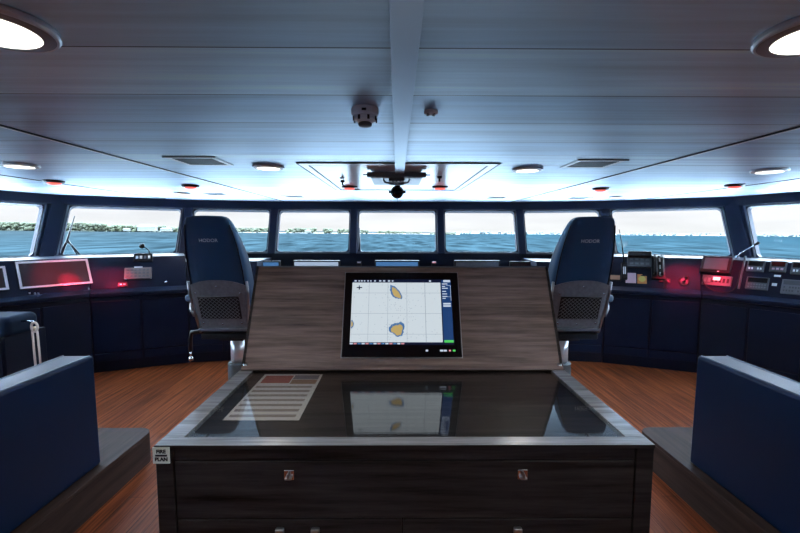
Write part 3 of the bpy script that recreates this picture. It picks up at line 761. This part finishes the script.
# ------------------------------------------------------------------ pilot chairs
def pilot_chair():
    t = thing('pilot_chair', 'high backed navy leather pilot chair left of chart table, lettered on its back', 'chair', (-1.37, 3.52, 0), group='pilot chairs')
    zs = [.82, .90, 1.0, 1.1, 1.2, 1.3, 1.4, 1.5, 1.6, 1.66, 1.70, 1.715]
    hw = [.185, .196, .207, .214, .218, .217, .212, .202, .184, .170, .155, .125]
    th = [.10, .13, .15, .16, .16, .155, .15, .14, .125, .11, .085, .05]
    def interp(L_, z):
        for i in range(len(zs)-1):
            if z <= zs[i+1]:
                k = max(0, (z-zs[i])/(zs[i+1]-zs[i])); return L_[i]+(L_[i+1]-L_[i])*k
        return L_[-1]
    def yr(z): return -.25-.28*((z-.82)/.89)**1.0
    def rear(u, z):     # rear surface y at lateral fraction u
        a = min(.999, abs(u)); tt_ = interp(th, z)
        return yr(z)+tt_/2*(1-(1-a**4.0)**(1/4.0))
    rings = []
    n = 40
    for z, w_, tk in zip(zs, hw, th):
        ring = []
        for k in range(n):
            a = 2*math.pi*k/n; ca, sa = math.cos(a), math.sin(a); p = 4.0
            r_ = (abs(ca)**p+abs(sa)**p)**(-1/p); x, y = ca*r_, sa*r_
            xx = x*w_*(1+.10*(y+1)/2*min(1, (1.72-z)*3))
            # bolsters: dish the front face in the middle
            yy_ = yr(z)+tk*(y+1)/2
            if y > 0: yy_ += .05*min(1, (1.7-z)*3)*(abs(x)**2)-.02
            ring.append(V((xx, yy_, z)))
        rings.append(ring)
    M().loft(rings).build('backrest', 'chair_leather', t, smooth=True, sub=1)
    # piping seam on both rear edges
    for s in (-1, 1):
        path = [(s*interp(hw, z)*.93, rear(.93, z)-.004, z) for z in [.9+.05*k for k in range(16)]]
        M().tube(path, .005, 6).build('piping', 'navy_deep', t, smooth=True)
    # lower back cover
    zt = lambda u: 1.235-.045*abs(u)**2.5
    mm = M(); NU, NV = 16, 8; vs = []
    for lay in (0, 1):
        for j in range(NV+1):
            for i in range(NU+1):
                u = -1+2*i/NU; z = .815+(zt(u)-.815)*j/NV; w_ = interp(hw, z)*1.0
                vs.append(V((u*w_*.985, rear(u*.93, z)-.006-.012*(1-lay), z)))
    idx = lambda l, i, j: l*(NU+1)*(NV+1)+j*(NU+1)+i
    fs = []
    for i in range(NU):
        for j in range(NV):
            fs.append((idx(0, i, j), idx(0, i+1, j), idx(0, i+1, j+1), idx(0, i, j+1)))
            fs.append((idx(1, i, j+1), idx(1, i+1, j+1), idx(1, i+1, j), idx(1, i, j)))
    for i in range(NU):
        fs += [(idx(0, i, 0), idx(1, i, 0), idx(1, i+1, 0), idx(0, i+1, 0)), (idx(0, i, NV), idx(0, i+1, NV), idx(1, i+1, NV), idx(1, i, NV))]
    for j in range(NV):
        fs += [(idx(0, 0, j), idx(0, 0, j+1), idx(1, 0, j+1), idx(1, 0, j)), (idx(0, NU, j), idx(1, NU, j), idx(1, NU, j+1), idx(0, NU, j+1))]
    mm.add(vs, fs); cov = mm.build('back_cover', 'brown_grey', t, smooth=False)
    def bp_(x, z, d=.019):
        w_ = interp(hw, z); return V((x, rear(x/w_*.93, z)-d, z))
    for x, z in ((-.17, 1.13), (0, 1.185), (.17, 1.13), (-.15, .885), (0, .875), (.15, .885)):
        M().lathe([(.007, 0), (.007, .003), (.003, .005)], n=10, T=Matrix.Translation(bp_(x, z)) @ Matrix.Rotation(R(90), 4, 'X')).build('screw', 'chrome', t)
    # net pocket: backing + diamond strands
    zb, zt2, hx = .920, 1.10, .158
    mm = M()
    for k in range(12):
        xa_, xb_ = -hx+2*hx*k/12, -hx+2*hx*(k+1)/12
        for j in range(4):
            za_, zb_ = zb+(zt2-zb)*j/4, zb+(zt2-zb)*(j+1)/4
            mm.add([bp_(xa_, za_, .022), bp_(xb_, za_, .022), bp_(xb_, zb_, .022), bp_(xa_, zb_, .022)], [(0, 1, 2, 3)])
    pocket = mm.build('net_pocket', 'black', t, solid=.002)
    mm = M(); st_ = .032
    for s in (1, -1):
        k = -12
        while k < 24:
            x_ = -hx+k*st_*1.0; seg = []
            for j in range(13):
                z = zb+(zt2-zb)*j/12; x = x_+s*(z-zb)*1.1
                if -hx <= x <= hx: seg.append(bp_(x, z, .027))
            if len(seg) > 1: mm.tube(seg, .0022, 5)
            k += 1
    mm.build('net', 'net_grey', pocket, smooth=True)
    mm = M(); mm.tube([bp_(-hx, zt2, .026), bp_(0, zt2, .026), bp_(hx, zt2, .026)], .006, 8)
    mm.build('pocket_hem', 'black', pocket, smooth=True)
    # chrome bar at foot of the back and side frames
    mm = M(); mm.box(-.19, .19, -.292, -.262, .818, .842); mm.build('rear_bar', 'steel', t, bevel=.004)
    for s in (-1, 1):
        path = [(s*.196, -.262+.02, .80), (s*.208, -.262-.03, .95), (s*.222, -.262-.075, 1.12), (s*.223, -.36, 1.22)]
        M().tube(path, .011, 8).build('side_frame', 'steel' if s > 0 else 'steel', t, smooth=True)
    # seat
    def rbox(x0, x1, y0, y1, z0, z1, name, m, bev): return M().box(x0, x1, y0, y1, z0, z1).build(name, m, t, bevel=bev, seg=4)
    rbox(-.235, .235, -.24, .27, .79, .93, 'seat', 'chair_leather', .045)
    rbox(-.19, .19, -.26, .22, .745, .79, 'seat_pan', 'black', .01)
    rbox(-.10, .10, -.14, .14, .70, .745, 'slide_mechanism', 'rubber', .01)
    for s in (-1, 1):
        a0, a1 = sorted((s*.285, s*.355))
        M().box(a0, a1, -.17, .20, 1.03, 1.09).build('armrest', 'leather_pale', t, bevel=.022, seg=4)
        M().tube([(s*.25, -.22, .93), (s*.29, -.19, .98), (s*.31, -.13, 1.04)], .016, 10).build('armrest_bracket', 'steel', t, smooth=True)
    # lever and foot on the left
    M().tube([(-.24, -.08, .77), (-.345, -.09, .76), (-.36, -.09, .70), (-.36, -.09, .60)], .018, 10).build('adjuster_arm', 'black', t, smooth=True)
    M().tube([(-.36, -.09, .60), (-.36, -.09, .55)], .008, 8).build('adjuster_rod', 'chrome', t, smooth=True)
    M().lathe([(.004, -.02), (.016, -.014), (.021, 0), (.016, .014), (.004, .02)], (-.36, -.09, .535), 16).build('adjuster_knob', 'chrome', t, smooth=True)
    # footrest
    M().tube([(-.16, .33, .42), (.16, .33, .42)], .014, 10).build('footrest_bar', 'steel', t, smooth=True)
    M().tube([(0, .05, .46), (0, .2, .44), (0, .33, .42)], .014, 10).build('footrest_arm', 'steel', t, smooth=True)
    # column
    M().lathe([(.058, .47), (.058, .70)], n=32).build('column', 'column_metal', t, smooth=True, bevel=0)
    M().lathe([(.085, .30), (.085, .475), (.075, .485), (.058, .487)], n=32).build('column_collar', 'grille', t, bevel=.003)
    M().lathe([(.24, 0), (.24, .015), (.10, .04), (.085, .08), (.085, .30)], n=36).build('pedestal', 'black', t, bevel=.004)
    z = 1.535
    a = math.atan2(.28, .89)
    T = Matrix.Translation((-.005, yr(z)-.0035, z)) @ Matrix.Rotation(R(90)+a, 4, 'X')
    text('HODOR', .036, 'label_white', t, T, bold=.0005, spacing=1.05)
    return t
ch = pilot_chair()
ch2 = copy_tree(ch); ch2.location = (1.42, 3.52, 0); ch2.rotation_euler = (0, 0, 0)
ch2['label'] = 'high backed navy leather pilot chair right of chart table, before the telephone console'

# ------------------------------------------------------------------ raised platforms and sofas
def platform(s, label):
    t = thing('seating_platform', label, 'platform', (s*2.6, 1.2, 0), group='wooden seating platforms')
    x0, x1, y0, y1 = 1.72-2.6, 3.0-2.6, -2.2, 1.665
    pts = [(x0, y0), (x1, y0), (x1, y1)]
    for k in range(0, 7):
        a = R(90+15*k); pts.append((x0+.09+.09*math.cos(a), y1-.09+.09*math.sin(a)))
    pts = [(p[0]*s, p[1]) for p in pts]
    if s < 0: pts = pts[::-1]
    M().prism(pts, 0, .185).build('plinth', 'oak_platform', t)
    M().prism(pts, .186, .21).build('deck', 'oak_platform', t, bevel=.003)
    return t
platform(-1, 'low dark wooden platform under the left sofa'); platform(1, 'low dark wooden platform under the right sofa')
def sofa(s, label):
    t = thing('sofa', label, 'sofa', (s*1.775, 2.41, .211), group='navy leather sofas')
    y0, H_ = -3.0, .665
    xs = lambda a, b: sorted((s*a, s*b))
    a, b = xs(0, .19)
    # backrest slab with soft edges, slightly tapering
    mm = M()
    bot = [V((a, y0, 0)), V((b, y0, 0)), V((b, 0, 0)), V((a, 0, 0))]
    top = [V((a, y0, H_)), V((b, y0, H_)), V((b, -.01, H_)), V((a, -.01, H_))]
    mm.hexa(bot, top); mm.build('backrest', 'leather', t, bevel=.018, seg=4)
    # piping seams along the top
    for xx in (.022, .172):
        M().tube([(s*xx, -.02, H_), (s*xx, y0+.02, H_)], .004, 6).build('piping', 'chair_leather', t, smooth=True)
    a, b = xs(.195, .85)
    for k in range(3):
        M().box(a, b, y0+k*1.0+.005, y0+(k+1)*1.0-.005, .15, .29).build('seat_cushion', 'leather', t, bevel=.03, seg=3)
    M().box(a, b, y0, 0, 0, .148).build('seat_base', 'navy_deep', t, bevel=.006)
    return t
sofa(-1, 'navy leather sofa on left platform, its tall back facing the chart table')
sofa(1, 'navy leather sofa on right platform, its tall back facing the chart table')

# left bench with roll and lanyard
t = thing('padded_bench', 'dark cabinet bench with rounded blue padded top at far left edge', 'bench', (-3.5, 3.35, 0))
M().box(-.42, .30, 0, .40, 0, .735).build('cabinet', 'navy_deep', t, bevel=.006)
M().box(-.20, .28, -.012, 0, .06, .70).build('door', 'navy_deep', t, bevel=.004)
M().box(-.40, -.22, -.012, 0, .06, .70).build('door', 'navy_deep', t, bevel=.004)
M().box(-.44, .36, -.03, .28, .736, .905).build('padded_top', 'bench_vinyl', t, bevel=.05, seg=5)
M().tube([(.36, .10, .85), (.46, .10, .85), (.47, .10, .83)], .008, 8).build('hook', 'chrome', t, smooth=True)
t = thing('rope_lanyard', 'pale looped lanyard hanging from hook on the dark bench', 'lanyard', (-3.035, 3.45, .80))
mm = M(); loop = []
for k in range(25):
    a = 2*math.pi*k/24; loop.append((.026*math.cos(a), 0, .0+.040*math.sin(a)))
mm.tube(loop, .009, 8, cap=False); mm.build('loop', 'strap', t, smooth=True)
mm = M(); mm.tube([(-.020, 0, -.035), (-.018, 0, -.20), (-.010, 0, -.50)], .008, 8)
mm.tube([(.020, 0, -.035), (.026, 0, -.20), (.030, 0, -.50)], .008, 8); mm.build('strap', 'strap', t, smooth=True)
M().tube([(0, 0, .005), (0, 0, -.03)], .012, 8).build('clasp', 'brass', t, smooth=True)

# ------------------------------------------------------------------ ceiling fittings
beam = M(); beam.box(DX-.045, DX+.022, .2, 3.10, CZ-.030, CZ-.0005)
o = beam.build('ceiling_cover_strip', 'strip_grey', bevel=.002); tag(o, 'long grey cable cover strip running along the ceiling centre', 'cover strip')
# hatch
t = thing('ceiling_hatch', 'large pale rectangular ceiling hatch with dark outline', 'hatch', (0, 2.815, CZ))
M().box(-.60, .615, .10, 1.70, -.0058, -.0006).build('hatch_door', 'hatch_panel', t, bevel=.003)
mm = M()
for (a, b, c_, d) in ((-.675, .69, 0, .018), (-.675, -.665, 0, 1.80), (.68, .69, 0, 1.80), (-.675, .69, 1.79, 1.80)): mm.box(a, b, c_, d, -.0065, -.0006)
for (a, b, c_, d) in ((-.615, .63, 1.702, 1.712), (-.612, -.603, .1, 1.712), (.618, .627, .1, 1.712)): mm.box(a, b, c_, d, -.0060, -.0006)
mm.build('hatch_outline', 'navy_deep', t)
mm = M()
for (a, b, c_, d) in ((-.663, .678, .020, .092), (-.663, -.616, .092, 1.788), (.631, .678, .092, 1.788)): mm.box(a, b, c_, d, -.0055, -.0006)
mm.build('hatch_frame', 'hatch_panel', t)
# overhead unit
t = thing('overhead_console', 'dark overhead equipment box hanging at end of the ceiling strip', 'equipment box', (-.005, 3.13, CZ))
M().box(-.22, .22, .0, .05, -.052, -.018).build('front_bar', 'grey_plastic', t, bevel=.003)
for s in (-1, 1): M().tube([(s*.22, .02, -.035), (s*.25, .02, -.035)], .004, 8).build('pivot_pin', 'black', t)
M().box(-.195, .195, .05, .52, -.055, -.02).build('housing', 'black', t, bevel=.004)
M().box(-.06, .06, .08, .4, -.070, -.055).build('underside_plate', 'grille', t)
mm = M(); mm.tube([(-.10, .10, -.056), (-.09, .12, -.078), (-.04, .14, -.085), (.04, .14, -.085), (.09, .12, -.078), (.10, .10, -.056)], .007, 8); mm.build('handle', 'pale_trim', t, smooth=True)
for k in range(4): M().box(-.05+k*.028, -.035+k*.028, .085, .11, -.076, -.0705).build('indicator', 'label_white', t)
for s in (-1, 1): M().box(-.01+s*.15, .01+s*.15, .05, .50, -.020, -.0128).build('mounting_rail', 'steel', t)
t = thing('dome_camera', 'black ball camera hanging under the overhead equipment box', 'camera', (0, 3.72, CZ))
M().tube([(0, 0, -.0132), (0, 0, -.05)], .035, 20).build('mount', 'black', t, smooth=True)
prof = [(.002, -.165)]+[(.058*math.sin(R(a)), -.108-.058*math.cos(R(a))) for a in range(15, 166, 15)]+[(.002, -.05)]
M().lathe(prof, n=32).build('ball', 'black_gloss', t, smooth=True)
M().tube([(-.075, 0, -.108), (.075, 0, -.108)], .012, 12).build('pivot', 'black', t, smooth=True)
M().tube([(0, -.02, -.160), (0, -.03, -.178)], .004, 6).build('cable_end', 'white_plastic', t)
for px, py, l in ((342.5, 180, 'tiny black hook on ceiling hatch left of the overhead box'), (439.5, 176, 'small black clip on ceiling hatch right of the overhead box')):
    p = oz(px, py, CZ-.012)
    o = M().box(-.018, .018, -.012, .012, -.02, 0).tube([(0, 0, -.02), (0, 0, -.045)], .008, 8).build('ceiling_clip', 'black', bevel=.002); o.location = p; tag(o, l, 'clip')

# smoke detector & small detector
p = oz(365, 108, CZ)
t = thing('smoke_detector', 'white round smoke detector hanging left of the ceiling strip', 'smoke detector', (p.x, p.y, CZ))
M().lathe([(.050, -.0005), (.052, -.010), (.050, -.026), (.046, -.030)], n=36).build('base', 'white_plastic', t, bevel=.002)
M().lathe([(.044, -.0302), (.042, -.045), (.030, -.052)], n=36).build('sensor_body', 'white_plastic', t)
M().lathe([(.020, -.052), (.026, -.058), (.024, -.066), (.008, -.070)], n=24).build('sensor_cap', 'grey_plastic', t, bevel=.002)
for k in range(8):
    a = R(45*k+20); T = Matrix.Rotation(a, 4, 'Z')
    M().box(.0435, .046, -.004, .004, -.050, -.034, T=T).build('slot', 'black', t)
M().box(-.008, .008, -.054, -.0505, -.022, -.014).build('indicator', 'black', t)
p = oz(431, 110.5, CZ)
t = thing('ceiling_sensor', 'tiny white round sensor on ceiling right of the strip', 'sensor', (p.x, p.y, CZ))
M().lathe([(.026, -.0005), (.027, -.008), (.024, -.014), (.010, -.016)], n=28).build('sensor_body', 'white_plastic', t, bevel=.001)
for k in range(4):
    T = Matrix.Rotation(R(90*k+45), 4, 'Z'); M().box(.010, .020, -.003, .003, -.0175, -.0140, T=T).build('slot', 'grille', t)

# downlights
def downlight(r_):
    t = thing('ceiling_downlight', '', 'ceiling light', (0, 0, CZ), group='round white ceiling downlights')
    n = 48
    M().lathe([(r_*.985, -.0006), (r_, -.004), (r_, -.012), (r_*.96, -.017), (r_*.93, -.017)], n=n).build('rim', 'column_metal', t, smooth=False, bevel=.001)
    M().lathe([(r_*.92, -.0172), (r_*.74, -.0195)], n=n).build('reflector', 'rim_warm', t)
    M().lathe([(r_*.72, -.0197), (r_*.70, -.0215), (r_*.2, -.024)], n=n).build('lens', 'lens_white', t)
    return t
dl = downlight(.118)
spots = [((-.90, .965), 'large bright round downlight cut by the top left photo corner', 1.06),
         ((.962, .975), 'large bright round downlight cut by the top right photo corner', 1.06),
         ((-.97, -.9), 'added unseen downlight behind the camera on the left', 1), ((.97, -.9), 'added unseen downlight behind the camera on the right', 1),  # this pair is added out of view to light the room
         ((-.902, 2.97), 'round white downlight between left air vent and the hatch', .92),
         ((.937, 3.04), 'round white downlight between the hatch and right air vent', .92),
         ((-2.60, 2.93), 'flat looking round downlight at the left photo edge', .95),
         ((2.72, 3.07), 'flat looking round downlight at the right photo edge', .95),
         ((-2.56, 5.02), 'far small round downlight above the left front windows', .8),
         ((2.80, 5.35), 'far small round downlight above the right front windows', .8)]
for i, ((x, y), l, s) in enumerate(spots):
    o = dl if i == 0 else copy_tree(dl)
    o.location = (x, y, CZ); o.scale = (s, s, 1); o['label'] = l
# red lamps
rl = thing('red_night_lamp', '', 'ceiling light', (0, 0, CZ), group='red ceiling night lamps')
M().lathe([(.080, -.0006), (.082, -.008), (.076, -.020), (.055, -.024)], n=32).build('rim', 'black', rl, bevel=.002)
M().lathe([(.054, -.0242), (.050, -.034), (.020, -.040)], n=28).build('lens', 'lens_red', rl, smooth=True)
for i, (px, py, l) in enumerate(((349.5, 187.5, 'red night lamp below the hatch, left of the ball camera'), (440, 187.5, 'red night lamp below the hatch, right of the ball camera'),
        (190.5, 186.5, 'red night lamp above the left pilot chair'), (600.5, 189.5, 'red night lamp above the right pilot chair'),
        (54, 182, 'red night lamp above the left side console'), (734.5, 186, 'red night lamp above the right side console'))):
    o = rl if i == 0 else copy_tree(rl)
    p = oz(px, py-1.5, CZ); o.location = (p.x, p.y, CZ); o['label'] = l
# vents
def vent(w_, d):
    t = thing('air_vent', '', 'air vent', (0, 0, CZ), group='rectangular ceiling air vents')
    mm = M(); b = .03
    mm.box(-w_, w_, -d, -d+b, -.006, -.0006); mm.box(-w_, w_, d-b, d, -.006, -.0006); mm.box(-w_, -w_+b, -d+b, d-b, -.006, -.0006); mm.box(w_-b, w_, -d+b, d-b, -.006, -.0006)
    mm.build('vent_frame', 'seam_white', t, bevel=.002)
    mm = M(); mm.box(-w_-.008, w_+.008, -d-.006, -d-.001, -.006, -.0006); mm.build('gasket', 'black', t)
    M().box(-w_+b, w_-b, -d+b, d-b, -.004, -.0006).build('grille_backing', 'black', t)
    for k in range(7):
        y = -d+b+(2*(d-b))*(k+.5)/7; M().box(-w_+b, w_-b, y-.004, y+.004, -.0055, -.0045).build('slat', 'rubber', t)
    return t
v0 = vent(.155, .155)
for i, (x, y, sx_, sy_, l) in enumerate(((-1.285, 2.775, 1, 1, 'square air vent left of the hatch with white frame'), (1.305, 2.83, 1, 1, 'square air vent right of the hatch with white frame'),
        (-1.34, 5.50, .9, .8, 'far narrow looking air vent above the left front windows'), (1.32, 5.58, .9, .8, 'far narrow looking air vent above the right front windows'),
        (-2.22, 5.15, .95, .8, 'far air vent above the left pilot chair beside the small downlight'), (2.42, 5.62, .95, .8, 'far air vent above the right pilot chair beside the small downlight'))):
    o = v0 if i == 0 else copy_tree(v0)
    o.location = (x, y, CZ); o.scale = (sx_, sy_, 1); o['label'] = l

# wipers outside the glass
def wiper(key_i, pts, label, extra=None):
    a, b = wp(key_i, SZ), wp(key_i+1, SZ); upv = wp(key_i, CZ)-wp(key_i, SZ)
    n = (b-a).cross(upv).normalized()
    if n.y < 0: n = -n
    o0 = a+n*.11
    P_ = [oplane(x, y, o0, n) for x, y in pts]
    t = thing('window_wiper', label, 'wiper', P_[0], group='window wipers')
    M().tube([p-P_[0] for p in P_], [.022]+[.014]*(len(P_)-2)+[.007], 8).build('wiper_blade', 'black', t, smooth=True)
    if extra:
        for e_ in extra:
            Q = [oplane(x, y, o0, n)-P_[0] for x, y in e_]
            M().tube(Q, .009, 8).build('wiper_arm', 'black', t, smooth=True)
    return t
L0 = next(i for i in range(NW) if abs(Wall[i][0]+4.30) < .01)
wiper(L0, [(60, 256), (67, 241), (74.5, 216)], 'black window wiper outside the second window from the left', [[(66, 242), (71, 244), (81, 256)], [(68, 240), (78, 256)]])
c0 = next(i for i in range(NW) if abs(Wall[i][0]+.656) < .01)
wiper(c0, [(359.5, 256), (359.5, 228)], 'thin black wiper standing at left side of the centre window', [[(360, 250), (364, 255)]])

# ------------------------------------------------------------------ outside
SEA, TILT = EYE-8.0, R(.40)
sea = M().add([(-30000, -3000, 0), (30000, -3000, 0), (30000, 30000, 0), (-30000, 30000, 0)], [(0, 1, 2, 3)]).build('sea', 'sea_water')
sea.location = (0, 0, SEA); sea.rotation_euler = (0, TILT, 0); struct(sea)
def gz(x): return SEA-x*math.tan(TILT)
def az(px, D): return D*(px-397)/F
fd = M(); fd.prism([(-16, -6), (16, -6), (16, 20), (11, 30), (0, 40), (-11, 30), (-16, 20)], -1.6, -1.3)
struct(fd.build('added_foredeck', 'deck_bounce_paint'))  # unseen deck added below the sills to bounce light onto the ceiling
for s_ in (-1, 1):
    wd = M(); x0_, x1_ = sorted((s_*5.75, s_*13)); wd.box(x0_, x1_, -7, 8.5, -.35, -.15); struct(wd.build('added_wing_deck', 'wing_bounce_paint'))  # unseen white side decks, added to bounce daylight up through the side windows
# beach + wooded land on the left, thinning to the right
def land(x0, x1, D0, D1, y0, h0, h1, name, m, n=60, wob=.25, dep=120):
    mm = M(); rings = []
    for k in range(n+1):
        u = k/n; px = x0+(x1-x0)*u; D = D0+(D1-D0)*u; X = az(px, D); h = (h0+(h1-h0)*u)*(1+wob*math.sin(k*.9)+wob*random.uniform(-.6, .6))
        b = gz(X)
        rings.append([V((X, D, b-4)), V((X, D+dep*.15, b+h*.5)), V((X, D+dep*.5, b+h)), V((X, D+dep, b+h*.6)), V((X, D+dep*1.4, b-4))])
    mm.loft(rings); return struct(mm.build(name, m))
land(-260, 460, 1380, 1700, 0, 2.5, 2.5, 'sand_beach', 'sand', wob=.12, dep=60)
land(-260, 185, 1440, 1500, 0, 20, 8, 'wooded_hill', 'foliage', dep=200)
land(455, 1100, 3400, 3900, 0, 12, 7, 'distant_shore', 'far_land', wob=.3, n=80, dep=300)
ico = bmesh.new(); bmesh.ops.create_icosphere(ico, subdivisions=1, radius=1); IV = [v.co.copy() for v in ico.verts]; IF = [tuple(v.index for v in f.verts) for f in ico.faces]; ico.free()
def blobs(name, label, spec, m):
    mm = M()
    for X, Y, Z, r_ in spec:
        s1 = random.uniform(.7, 1.1); mm.add([(X+v.x*r_*1.1, Y+v.y*r_, Z+v.z*r_*s1*random.uniform(.85, 1.15)) for v in IV], IF)
    o = mm.build(name, m); tag(o, label, 'trees', kind='stuff'); return o
sp = []
for k in range(2600):
    px = random.uniform(-260, 185); D = random.uniform(1450, 1560); X = az(px, D); u = (px+260)/445
    hh = (32 if px < 90 else 32-(px-90)*.17)*random.uniform(.15, .85)+2*math.sin(px*.09)
    sp.append((X, D, gz(X)+max(3, hh), random.uniform(4, 7.5)))
blobs('tree_belt', 'dense green trees covering the shore on the left', sp, 'foliage')
sp = []
for k in range(1500):
    px = random.uniform(185, 455); D = random.uniform(1600, 1740); X = az(px, D); f_ = max(.3, 1-(px-330)/160) if px > 330 else 1
    if 262 < px and math.sin(px*.35)+math.sin(px*.13) < -.9: continue
    hh = random.uniform(3, 17)*f_
    sp.append((X, D, gz(X)+hh, random.uniform(3, 6)*max(.5, f_)))
blobs('shore_palms', 'scattered pale green trees along the beach seen through the centre windows', sp, 'foliage')
sp = []
for k in range(260):
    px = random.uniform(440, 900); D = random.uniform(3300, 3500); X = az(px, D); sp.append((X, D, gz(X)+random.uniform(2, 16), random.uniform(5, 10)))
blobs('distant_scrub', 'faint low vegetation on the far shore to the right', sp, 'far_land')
def house(px, D, w_, h, dp, label):
    X = az(px, D); t = thing('white_house', label, 'house', (X, D, gz(X)+3.5), group='white houses on the shore')
    M().box(-w_/2, w_/2, 0, dp, 0, h).build('wall', 'house_wall', t)
    mm = M(); e = 1.0; mm.add([(-w_/2-e, -e, h), (w_/2+e, -e, h), (w_/2+e, dp+e, h), (-w_/2-e, dp+e, h), (-w_/2+h*.5, dp/2, h*1.45), (w_/2-h*.5, dp/2, h*1.45)],
           [(3, 2, 1, 0), (0, 1, 5, 4), (1, 2, 5), (2, 3, 4, 5), (3, 0, 4)]); mm.build('roof', 'house_wall' if w_ > 40 else 'house_roof', t)
    n = max(3, int(w_/7))
    for k in range(n):
        x = -w_/2+w_*(k+.5)/n; M().box(x-1.2, x+1.2, -.3, 0, h*.35, h*.75).build('window', 'house_window', t)
house(148, 1400, 58, 14, 16, 'large white house on the wooded shore, widest of the shore houses')
house(128, 1395, 18, 6, 10, 'small low white house left of the large white house')
house(167, 1400, 34, 8, 12, 'low white house right of the large white house')
house(203, 1470, 26, 6, 10, 'low white house beside the top of left pilot chair')
house(308, 1580, 22, 7, 10, 'white beach house seen through window left of centre')

# ------------------------------------------------------------------ lamps
def area(name, loc, r_, power, col, spread=160):
    l = bpy.data.lights.new(name, 'AREA'); l.shape = 'DISK'; l.size = r_*2; l.energy = power; l.color = col; l.spread = R(spread)
    o = bpy.data.objects.new(name, l); C.objects.link(o); o.location = loc; return o
for (x, y), _, s in spots: area('downlight_and_fill_lamp', (x, y, CZ-.030), .085*s, 1.6, (1, .95, .9))
for x, y in ((-2.6, -.9), (2.6, -.9)): area('downlight_and_fill_lamp', (x, y, CZ-.030), .085, 2.5, (1, .90, .8))  # two fill lamps without fittings, added behind the camera
def spot(name, loc, tgt, power, ang, col, blend=.7, r_=.02):
    l = bpy.data.lights.new(name, 'SPOT'); l.energy = power; l.color = col; l.spot_size = R(ang); l.spot_blend = blend; l.shadow_soft_size = r_
    o = bpy.data.objects.new(name, l); C.objects.link(o); o.location = loc
    d = V(tgt)-V(loc); o.rotation_euler = d.to_track_quat('-Z', 'Y').to_euler(); return o
def red_spot(lx, ly, tx, ty, key, power, ang):
    p = oz(lx, ly-1.5, CZ); root, o, X, Y, Z = CON[key]; q = oplane(tx, ty, o, Z)
    spot('red_lamp_spot', (p.x, p.y, CZ-.05), q, power*7, ang, (1, .02, .07), 1.0)
for a in ((54, 182, 70, 281, (3, -1), 4, 34), (54, 182, 71, 283, (3, -1), 34, 11), (54, 182, 113, 288, (2, -1), 8, 24), (54, 182, 114, 288, (2, -1), 24, 9),
          (734.5, 186, 717, 283, (3, 1), 6, 34), (734.5, 186, 718, 284, (3, 1), 34, 12), (734.5, 186, 681, 286, (2, 1), 10, 28), (734.5, 186, 676, 288, (2, 1), 26, 11)): red_spot(*a)
